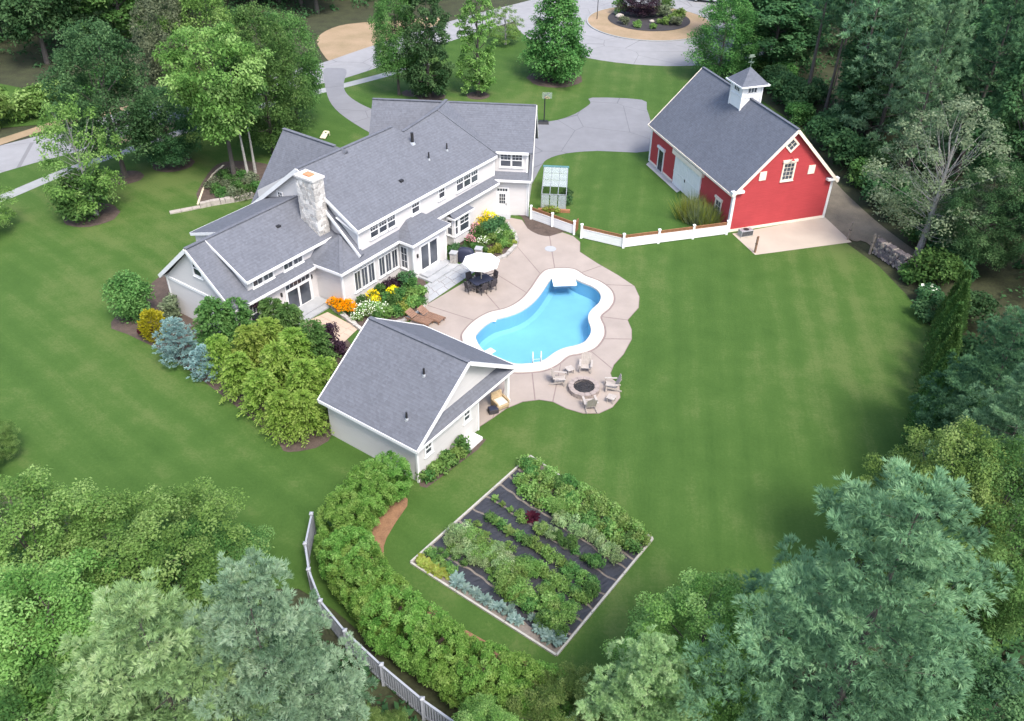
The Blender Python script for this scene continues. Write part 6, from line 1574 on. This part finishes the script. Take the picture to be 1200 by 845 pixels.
put('leafyl', (-16.59, 18.85), 10, 3.6, 'light green leafy tree at the left edge beside the sage pine', 1.4)
put('leafy', (-14.95, 15.51), 9, 3.6, 'leafy tree in the bottom left corner', 2.4)
put('oliveg', (-14.14, 24.78), 6, 3.2, 'low green tree between the broad light tree and the bluish pine', 2.4)
put('spruce', (-9.47, 16.74), 6, 1.6, 'small yellowish conifer tip at the bottom edge', 1.0, name='conifer')
put('olive', (-5.02, 18.50), 2.5, 1.4, 'small olive shrub below the grey fence', 1.8, name='shrub', cat='shrub')
put('leafyl', (-0.56, 17.23), 5, 1.8, 'light green sapling tips at the bottom edge near the fence', 1.8)

# ------------------------------------------------------------------ hedge round the vegetable garden
hv = [bush_mesh(50 + i, 2.9, 1.42, 21000, .08, 'f_hedge', up=.6, bumps=170, bs=.12) for i in range(3)]
hp_ = smooth_loop([(-6.76, 33.36), (-7.59, 32.08), (-8.08, 30.28), (-7.91, 28.38), (-7.09, 26.57), (-5.84, 24.89), (-4.43, 23.58), (-2.92, 22.43), (-1.40, 21.50), (0.31, 20.69), (1.86, 20.17)], 6, False)
acc = 0; last = hp_[0]; spots = [hp_[0]]
for p in hp_[1:]:
    acc += math.hypot(p[0] - last[0], p[1] - last[1]); last = p
    if acc > 1.0: spots.append(p); acc = 0
rng = random.Random(8)
for i, p in enumerate(spots):
    s = rng.uniform(.92, 1.1); plant('hedge_arborvitae', [('foliage', hv[i % 3])], (p[0] + rng.uniform(-.15, .15), p[1] + rng.uniform(-.15, .15)), 'bushy arborvitae merged into the tall curved hedge by the garden', 'hedge shrub', 'arborvitae of the curved hedge', rng.uniform(0, 6), (s, s, rng.uniform(.9, 1.08)))

# ------------------------------------------------------------------ shrub bed left of the pool house
plant('round_shrub', [('foliage', bush_mesh(60, 3.2, 1.65, 6000, .17, 'f_mid', bumps=22))], (-26.39, 49.96), 'big round dark green shrub at the gable corner of the house', 'shrub')
plant('dwarf_shrub', [('foliage', bush_mesh(61, .8, .6, 700, .12, 'f_red'))], (-24.88, 48.03), 'small dark red shrub beside the golden one', 'shrub')
plant('golden_conifer', [('foliage', sprays(62, 2.2, .75, 2600, .16, 'f_gold', 'ball', up=.6))], (-24.02, 47.55), 'bright golden yellow conifer left of the blue spruce', 'conifer')
put('spruce', (-21.52, 45.10), 3.3, 1.75, 'silvery blue spruce at the front of the shrub bed', .4, name='blue_spruce', cat='conifer')
put('spruce', (-19.38, 43.52), 2.4, 1.3, 'smaller blue spruce in front of the green plumes', 1.4, name='blue_spruce', cat='conifer')
pl = [spray_plume(63 + i, 3.4, 1.45, 230, 40, 'f_cypress', .16) for i in range(3)]; plg = [spray_plume(70 + i, 3.7, 1.4, 230, 40, 'f_mid', .16) for i in range(2)]
for i, (p, s, k) in enumerate((((-18.51, 43.90), .9, 0), ((-16.66, 41.85), .95, 1), ((-14.82, 39.92), 1.0, 2), ((-13.21, 38.24), .95, 0), ((-11.91, 38.27), .95, 1), ((-16.48, 44.13), 1.1, 1), ((-14.23, 41.91), 1.15, 2), ((-12.34, 40.46), 1.1, 0), ((-11.35, 41.31), 1.0, 2), ((-13.67, 43.84), 1.1, 0), ((-15.51, 45.17), 1.05, 1))):
    plant('feathery_cypress', [('foliage', pl[k])], p, 'yellow green feathery cypress in the dense bed left of the pool house', 'shrub', 'feathery cypresses of the bed', i * 1.1, s)
for i, (p, s) in enumerate((((-19.40, 46.30), 1.15), ((-18.05, 47.02), 1.05), ((-14.49, 46.43), 1.05), ((-12.64, 44.78), 1.0), ((-15.89, 47.57), .95))):
    plant('green_cypress', [('foliage', plg[i % 2])], p, 'taller fresh green feathery cypress at the house side of the bed', 'shrub', 'fresh green cypresses of the bed', i * 1.9, s)
pp = bush_mesh(75, 2.2, 1.1, 2200, .16, 'f_purple', bumps=10)
plant('purple_shrub', [('foliage', pp)], (-17.62, 48.74), 'dark purple shrub beneath the low wing windows', 'shrub', sc=1.25)
plant('purple_shrub', [('foliage', pp)], (-11.73, 46.22), 'dark purple shrub between terrace and pool house roof', 'shrub', rz=2, sc=.95)
plant('corner_shrub', [('foliage', bush_mesh(76, 1.6, .8, 1500, .16, 'f_grey'))], (-23.80, 50.25), 'pale flowering shrub against the house gable wall', 'shrub')
gp_ = bush_mesh(77, .7, .55, 500, .13, 'f_mid'); gp2 = bush_mesh(78, .6, .5, 450, .13, 'f_light'); gp3 = bush_mesh(79, .6, .55, 450, .12, 'f_olive')
for i, (p, q) in enumerate((((-4.39, 34.46), gp_), ((-4.05, 35.01), gp2), ((-3.71, 35.50), gp3), ((-3.40, 35.92), gp_), ((-3.13, 36.35), gp2), ((-2.82, 36.79), gp_), ((-3.61, 36.13), gp_), ((-4.64, 34.66), gp3))):
    plant('border_plant', [('foliage', q)], p, 'small leafy plant in the bed along the pool house gable wall', 'plant', 'plants along the pool house wall', i, 1.0 + .2 * (i % 3))

# ------------------------------------------------------------------ flower beds by the patio
bed = {'mid': bush_mesh(80, .7, .6, 700, .12, 'f_mid'), 'light': bush_mesh(81, .7, .6, 700, .12, 'f_light'), 'yel': bush_mesh(82, .6, .6, 700, .12, 'f_yellow'), 'dark': bush_mesh(83, .9, .7, 800, .13, 'f_dark'), 'purple': bush_mesh(84, 1.0, .7, 800, .13, 'f_purple')}
fl_ = {'orange': flower_mesh(85, .6, .85, 420, .085, 'p_orange'), 'yellow': flower_mesh(86, .55, .85, 190, .085, 'p_yellow'), 'white': flower_mesh(87, .6, .75, 65, .09, 'p_white'), 'pink': flower_mesh(88, .5, .9, 110, .08, 'p_pink')}
def bl(p, g_, f_, label, s=1.0, grp=None):
    global _bi; _bi += 1
    plant('flowering_plant' if f_ else 'leafy_plant', [('foliage', bed[g_])] + ([('blooms', fl_[f_])] if f_ else []), p, label, 'plant', grp, _bi * 1.3, s)
_bi = 0
for p, s in (((-12.77, 51.89), .85), ((-12.24, 51.62), .95), ((-11.73, 51.47), .95), ((-12.04, 51.13), .85), ((-11.37, 51.15), .8)): bl(p, 'mid', 'orange', 'orange flowering clump beside the tan terrace kerb', s, 'orange flowers by the terrace')
for p, s in (((-10.16, 52.87), .95), ((-9.85, 52.42), .7), ((-8.75, 53.49), .9)): bl(p, 'yel', 'yellow', 'yellow flowering clump against the house windows', s, 'yellow flowers by the windows')
for p, s in (((-10.69, 51.06), 1.0), ((-10.17, 50.75), .9), ((-9.76, 51.31), 1.0), ((-9.19, 51.10), 1.0), ((-10.43, 51.73), .8), ((-10.92, 50.19), .8)): bl(p, 'light', 'white', 'white flowering clump in the middle of the house bed', s, 'white flowers in the house bed')
for p, g_, s in (((-9.16, 54.30), 'purple', 1.1), ((-8.59, 54.79), 'purple', .9)): bl(p, g_, None, 'dark purple leafed plant under the house windows', s, 'purple plants under the windows')
for p, g_, s in (((-8.12, 52.93), 'mid', 1.2), ((-7.40, 53.18), 'light', 1.2), ((-6.88, 53.54), 'light', 1.1), ((-7.72, 52.03), 'yel', 1.1), ((-7.10, 52.05), 'light', 1.1), ((-8.51, 52.01), 'mid', 1.2), ((-8.99, 52.45), 'mid', 1.1), ((-8.15, 51.02), 'mid', 1.0), ((-8.77, 50.68), 'light', 1.0), ((-7.62, 51.15), 'yel', .9), ((-7.40, 54.35), 'mid', 1.2), ((-7.97, 54.93), 'dark', 1.2), ((-6.65, 52.40), 'mid', .9), ((-9.49, 50.23), 'mid', .9), ((-9.77, 53.69), 'mid', 1.0), ((-10.81, 52.28), 'mid', .9)):
    bl(p, g_, None, 'leafy green plant in the bed between house windows and walk', s, 'green plants of the house bed')
for p, s in (((-2.47, 65.02), 1.25), ((-1.90, 65.04), 1.1), ((-3.02, 64.39), 1.0)): bl(p, 'yel', 'yellow', 'tall yellow flowering clump at the back of the round bed', s, 'yellow flowers of the round bed')
for p, s in (((-3.50, 62.61), 1.1), ((-3.50, 61.18), 1.0), ((-3.19, 63.49), .9)): bl(p, 'mid', 'pink', 'pink flowering clump at the house side of the round bed', s, 'pink flowers of the round bed')
for p, s in (((-2.48, 61.22), 1.0), ((-1.21, 62.83), .9)): bl(p, 'light', 'white', 'white flowering clump in the middle of the round bed', s, 'white flowers of the round bed')
for p, g_, s in (((-2.80, 62.48), 'mid', 1.2), ((-2.12, 63.09), 'dark', 1.2), ((-1.44, 63.85), 'dark', 1.2), ((-0.87, 63.28), 'mid', 1.1), ((-0.43, 62.27), 'light', 1.0), ((-0.69, 61.13), 'light', 1.0), ((-1.29, 60.28), 'yel', 1.0), ((-1.95, 59.85), 'yel', 1.0), ((-1.80, 61.52), 'light', 1.1), ((-2.49, 59.70), 'mid', 1.0), ((-0.21, 61.29), 'yel', .8), ((-1.11, 61.68), 'mid', 1.0), ((-3.12, 60.36), 'mid', .9), ((-4.18, 59.78), 'dark', .9), ((-4.64, 59.63), 'dark', 1.0), ((-0.96, 64.61), 'mid', .9)):
    bl(p, g_, None, 'leafy green plant in the round bed beside the grill', s, 'green plants of the round bed')
gt_ = grass_mesh(90, 1.0, 1.9, 420, 'f_yellow', .05, .8); gt2 = grass_mesh(91, .9, 1.7, 380, 'f_grey', .05, .9)
for i, (p, q) in enumerate((((14.79, 66.53), gt_), ((15.37, 65.62), gt2), ((16.07, 65.49), gt_), ((16.67, 65.66), gt2), ((15.33, 67.66), gt2))):
    plant('tall_grass_clump', [('leaves', q)], p, 'tall pale ornamental grass against the red barn wall', 'grass clump', 'ornamental grass by the barn', i, 1.0)
for i, (p, g_) in enumerate((((4.48, 68.75), 'dark'), ((4.68, 70.10), 'dark'), ((2.74, 67.55), 'yel'), ((3.39, 67.25), 'yel'))): bl(p, g_, None, 'plant pressed against the little greenhouse', .9, 'plants by the greenhouse')
gc = bush_mesh(92, .6, .9, 700, .14, 'f_grey')
for i, p in enumerate(((-26.28, 70.01), (-25.64, 70.73), (-24.65, 70.42), (-24.07, 71.13), (-25.47, 69.02), (-24.56, 69.22), (-23.57, 69.77), (-26.90, 71.38), (-26.53, 72.83), (-25.86, 73.22), (-24.67, 72.54), (-23.73, 72.21), (-25.63, 71.78), (-23.85, 69.08), (-22.99, 70.48))): plant('ground_cover_clump', [('foliage', gc if i % 2 else bed['mid'])], p, 'low clump in the walled bed under the feathery tree', 'plant', 'clumps of the walled bed', i, 1.2)
# island planting
K['purple'] = recolour(K['round2'], 'f_purple'); ALIAS['purple'] = 'round2'
put('purple', (17.5, 129.2), 5.5, 2.6, 'dark purple leafed tree in the middle of the turning island', .4)
sh1 = bush_mesh(93, 1.3, 1.0, 900, .2, 'f_grey'); sh2 = bush_mesh(94, 1.0, .9, 800, .2, 'f_light'); sh3 = bush_mesh(95, 2.4, 1.5, 1400, .24, 'f_mid')
for i, (p, q, s) in enumerate((((20.6, 128.4), sh1, 1.3), ((21.8, 126.2), sh2, 1.2), ((20.2, 124.8), sh2, 1.0), ((22.8, 128.0), sh2, 1.2), ((16.6, 123.2), sh2, .8), ((14.8, 124.6), sh1, .8), ((22.0, 124.4), sh1, .9), ((18.6, 122.8), sh2, .7), ((21.4, 131.0), sh3, 1.0), ((14.6, 129.6), sh3, .8))):
    plant('island_shrub', [('foliage', q)], (p[0], p[1], .12), 'small shrub planted round the turning island tree', 'shrub', 'shrubs of the turning island', i, s)

# ------------------------------------------------------------------ vegetable garden
GQ = [(-4.92, 28.66), (2.22, 23.44), (7.43, 30.48), (1.12, 36.59)]       # corners: left, near, right, far
GU, GV = 8.72, 9.2
vg = empty('vegetable_garden', GQ[0], 0, 'square vegetable plot edged with grey boards, black sheeting between rows', 'garden')
def gw_(u, v, z=0.0, world=False):
    u, v = u / GU, v / GV; p = [(GQ[0][k] * (1 - u) + GQ[1][k] * u) * (1 - v) + (GQ[3][k] * (1 - u) + GQ[2][k] * u) * v for k in (0, 1)]
    return (p[0], p[1], z) if world else (p[0] - GQ[0][0], p[1] - GQ[0][1], z)
sheet('soil_bed', [gw_(0, 0), gw_(GU, 0), gw_(GU, GV), gw_(0, GV)], .02, 'soil', None, vg)
for a, c in (((0, 0), (GU, 0)), ((GU, 0), (GU, GV)), ((GU, GV), (0, GV)), ((0, GV), (0, 0))):
    a, c = Vector(gw_(*a, .045)), Vector(gw_(*c, .045)); n = 3
    for i in range(n): MB().beam(a + (c - a) * (i / n + .002), a + (c - a) * ((i + 1) / n - .002), .10, .13).build('border_board', 'board', vg)
rng = random.Random(4)
for v0, v1 in ((.62, 1.3), (1.42, 2.28), (2.42, 3.3), (3.44, 4.4), (4.52, 5.45), (5.57, 6.45), (6.58, 7.2), (7.34, 7.95)):
    b = MB(); n = 60; w = lambda u, s: .05 * math.sin(u * 2.3 + s) + .03 * math.sin(u * 7 + s * 2)
    g = np.random.default_rng(int(v0 * 10)); zz = g.uniform(.03, .06, (n + 1, 4))
    for i in range(n):
        u0, u1 = .1 + (GU - .2) * i / n, .1 + (GU - .2) * (i + 1) / n
        for k in range(3):
            va = lambda u, kk: v0 + w(u, v0) + (v1 + w(u, v1) - v0 - w(u, v0)) * kk / 3
            b.face([gw_(u0, va(u0, k), zz[i][k]), gw_(u1, va(u1, k), zz[i + 1][k]), gw_(u1, va(u1, k + 1), zz[i + 1][k + 1]), gw_(u0, va(u0, k + 1), zz[i][k + 1])])
    b.build('plastic_strip', 'plastic', vg)
V = {'lettuce': rosette_mesh(100, .36, .3, 40, 'f_yellow', .45), 'cabbage': rosette_mesh(101, .5, .45, 46, 'f_cabbage', .34), 'cab2': rosette_mesh(102, .45, .40, 44, 'f_cabbage', .34), 'squash': bush_mesh(103, .65, .6, 560, .13, 'f_light', bumps=14), 'squashd': bush_mesh(104, .65, .6, 520, .14, 'f_mid', bumps=14), 'bean': bush_mesh(105, .5, .40, 520, .09, 'f_mid'), 'beanl': bush_mesh(106, .55, .42, 520, .09, 'f_light'), 'round': bush_mesh(107, .75, .45, 900, .07, 'f_sage'), 'fern': bush_mesh(108, .9, .6, 1700, .07, 'f_sage', bumps=16, bs=.36), 'fernl': bush_mesh(109, .9, .6, 1700, .07, 'f_light', bumps=16, bs=.36), 'tom': bush_mesh(110, .8, .52, 1000, .10, 'f_mid', bumps=14, bs=.34), 'toml': bush_mesh(111, .8, .52, 1000, .10, 'f_light', bumps=14, bs=.34), 'beet': rosette_mesh(112, .45, .6, 26, 'f_red', .4), 'chard': rosette_mesh(113, .36, .4, 18, 'f_olive', .5)}
def row(u0, u1, v0, v1, n, keys, label, name, s=(.85, 1.15), seed=0):
    r_ = random.Random(seed * 31 + n)
    for i in range(n):
        u = u0 + (u1 - u0) * (i + .5) / n + r_.uniform(-.1, .1); v = r_.uniform(v0, v1); p = gw_(min(max(u, .2), GU - .2), min(max(v, .2), GV - .2), .03, True); sc = r_.uniform(*s)
        plant(name, [('foliage', V[r_.choice(keys)])], tuple(p), label, 'vegetable', label, r_.uniform(0, 6), sc)
row(.15, 2.0, .25, .5, 9, ['lettuce'], 'yellowish lettuce head in the row along the lower left board', 'lettuce', (.8, 1.1), 1)
row(.2, 2.2, .75, 1.0, 6, ['beanl', 'bean'], 'small green plant in the second row from the lower left board', 'bean_plant', (.6, .85), 2)
row(2.2, 6.6, .35, .6, 11, ['cabbage', 'cab2'], 'blue green cabbage in the row along the lower board', 'cabbage', (.65, .95), 3)
row(7.2, 8.5, .4, .9, 5, ['cabbage'], 'large blue green cabbage in the bottom corner', 'cabbage', (.95, 1.2), 4)
row(4.2, 8.2, 1.2, 2.3, 18, ['tom', 'fernl', 'toml', 'toml'], 'bushy green plant in the thicket at the lower right of the plot', 'bushy_plant', (.85, 1.1), 5)
row(.6, 4.6, 2.2, 2.9, 15, ['fern', 'fern', 'fernl'], 'feathery grey green plant in the band left of centre', 'feathery_plant', (.85, 1.1), 6)
row(4.2, 5.2, 2.2, 3.0, 4, ['fernl'], 'feathery bright green plant in the middle of the plot', 'feathery_plant', (.9, 1.1), 7)
row(.5, 2.4, 1.25, 1.5, 4, ['bean'], 'low green plant beside the black sheet near the left corner', 'bean_plant', (.5, .7), 15)
row(4.4, 8.2, 3.25, 3.5, 11, ['beanl', 'bean'], 'round green bean plant in the row right of centre', 'bean_plant', (.85, 1.15), 8)
row(5.8, 8.0, 2.6, 2.9, 4, ['bean'], 'sparse green plant at the lower right edge of the plot', 'bean_plant', (.7, .9), 16)
row(1.0, 3.9, 4.3, 4.6, 9, ['chard', 'bean'], 'low reddish green plant in the row left of the dark red one', 'chard_plant', (.8, 1.1), 9)
row(3.9, 8.3, 4.35, 4.6, 12, ['beanl', 'bean'], 'green bean plant in the upper of the two right rows', 'bean_plant', (.8, 1.1), 10)
row(2.95, 3.2, 5.7, 5.9, 1, ['beet'], 'dark red leafed plant in the middle of the plot', 'red_plant', (1.1, 1.2), 11)
row(3.6, 4.6, 5.3, 5.7, 4, ['round', 'toml'], 'light green plant beside the dark red one', 'bushy_plant', (.7, .9), 12)
row(4.7, 7.6, 5.4, 5.7, 7, ['bean', 'tom'], 'green plant in the row below the rounded bushes', 'bean_plant', (.65, .9), 13)
row(4.0, 8.2, 6.6, 6.85, 9, ['round'], 'rounded pale green bush in the row below the tall greens', 'rounded_bush', (.95, 1.15), 14)
row(.8, 3.2, 6.9, 7.6, 9, ['squash'], 'bright green broad leafed squash in the upper left of the plot', 'squash_plant', (.75, .95), 17)
row(.2, 4.2, 7.9, 8.9, 18, ['squash', 'tom', 'toml'], 'bright leafy plant in the top corner of the plot', 'squash_plant', (.85, 1.05), 18)
row(3.6, 8.4, 7.4, 8.0, 15, ['squashd', 'squash'], 'dark broad leafed plant in the band along the upper right', 'squash_plant', (.85, 1.1), 19)
row(4.0, 8.5, 8.4, 8.95, 15, ['tom', 'toml', 'toml'], 'tall leafy plant along the upper right edge of the plot', 'bushy_plant', (.9, 1.15), 20)

# ------------------------------------------------------------------ undergrowth on the woodland floor
def undergrowth(name, polys, n, seed, label):
    g = np.random.default_rng(seed); P = []
    for poly in polys:
        xs = [p[0] for p in poly]; ys = [p[1] for p in poly]; c = 0
        while c < n:
            x, y = g.uniform(min(xs), max(xs)), g.uniform(min(ys), max(ys))
            if inpoly(x, y, poly): P.append((x, y, g.uniform(.25, 1.2))); c += 1
    P = np.array(P); per = 34; i = np.repeat(np.arange(len(P)), per); N = len(i); d = rdir(g, N); d[:, 2] = np.abs(d[:, 2])
    pos = np.stack([P[i, 0], P[i, 1], np.zeros(N)], 1) + d * P[i, 2][:, None] * np.array([1.1, 1.1, .9])
    q = leaf_quads(g, pos, unit(d * .5 + np.array([0, 0, .6]) + g.normal(size=(N, 3)) * .4), .34, .6)
    o = link(bpy.data.objects.new(name, np_mesh(name, q, 4, .35 + g.normal(size=len(P))[i] * .15 + g.normal(size=N) * .1, 'f_dark')))
    o['kind'] = 'stuff'; o['label'] = label; o['category'] = 'undergrowth'
undergrowth('undergrowth', [WR, WL], 1500, 3, 'dark low undergrowth covering the floor of the woods')
undergrowth('fern_cover', [[(-35.83, 31.47), (-21.94, 29.42), (-13.86, 25.41), (-8.32, 23.65), (-2.49, 18.18), (-24.95, 14.57)], [(29.91, 48.83), (20.81, 31.47), (11.82, 23.57), (3.87, 20.51), (3.57, 16.25), (31.62, 18.73), (41.24, 49.14)]], 700, 4, 'low green cover under the foreground trees')

row(.4, 4.2, 1.5, 2.1, 8, ['fern', 'beanl'], 'loose pale green plant below the feathery band', 'feathery_plant', (.55, .8), 21)
row(.3, 3.6, 3.3, 3.6, 7, ['beanl', 'chard'], 'low light green plant on the sheeting above the feathery band', 'bean_plant', (.6, .9), 22)
row(.4, 3.0, 5.4, 5.7, 5, ['beanl', 'chard'], 'scattered light plant below the squash leaves', 'bean_plant', (.6, .85), 23)
row(3.2, 4.2, 6.6, 7.4, 5, ['squash', 'fernl'], 'light leafy plant between squash and rounded bushes', 'squash_plant', (.7, .95), 24)
row(6.2, 8.4, 3.9, 4.2, 5, ['bean', 'tom'], 'green plant between the two right bean rows', 'bean_plant', (.6, .85), 25)
row(5.4, 8.4, .9, 1.3, 6, ['tom', 'cab2'], 'leafy plant just above the cabbage row', 'bushy_plant', (.6, .85), 26)
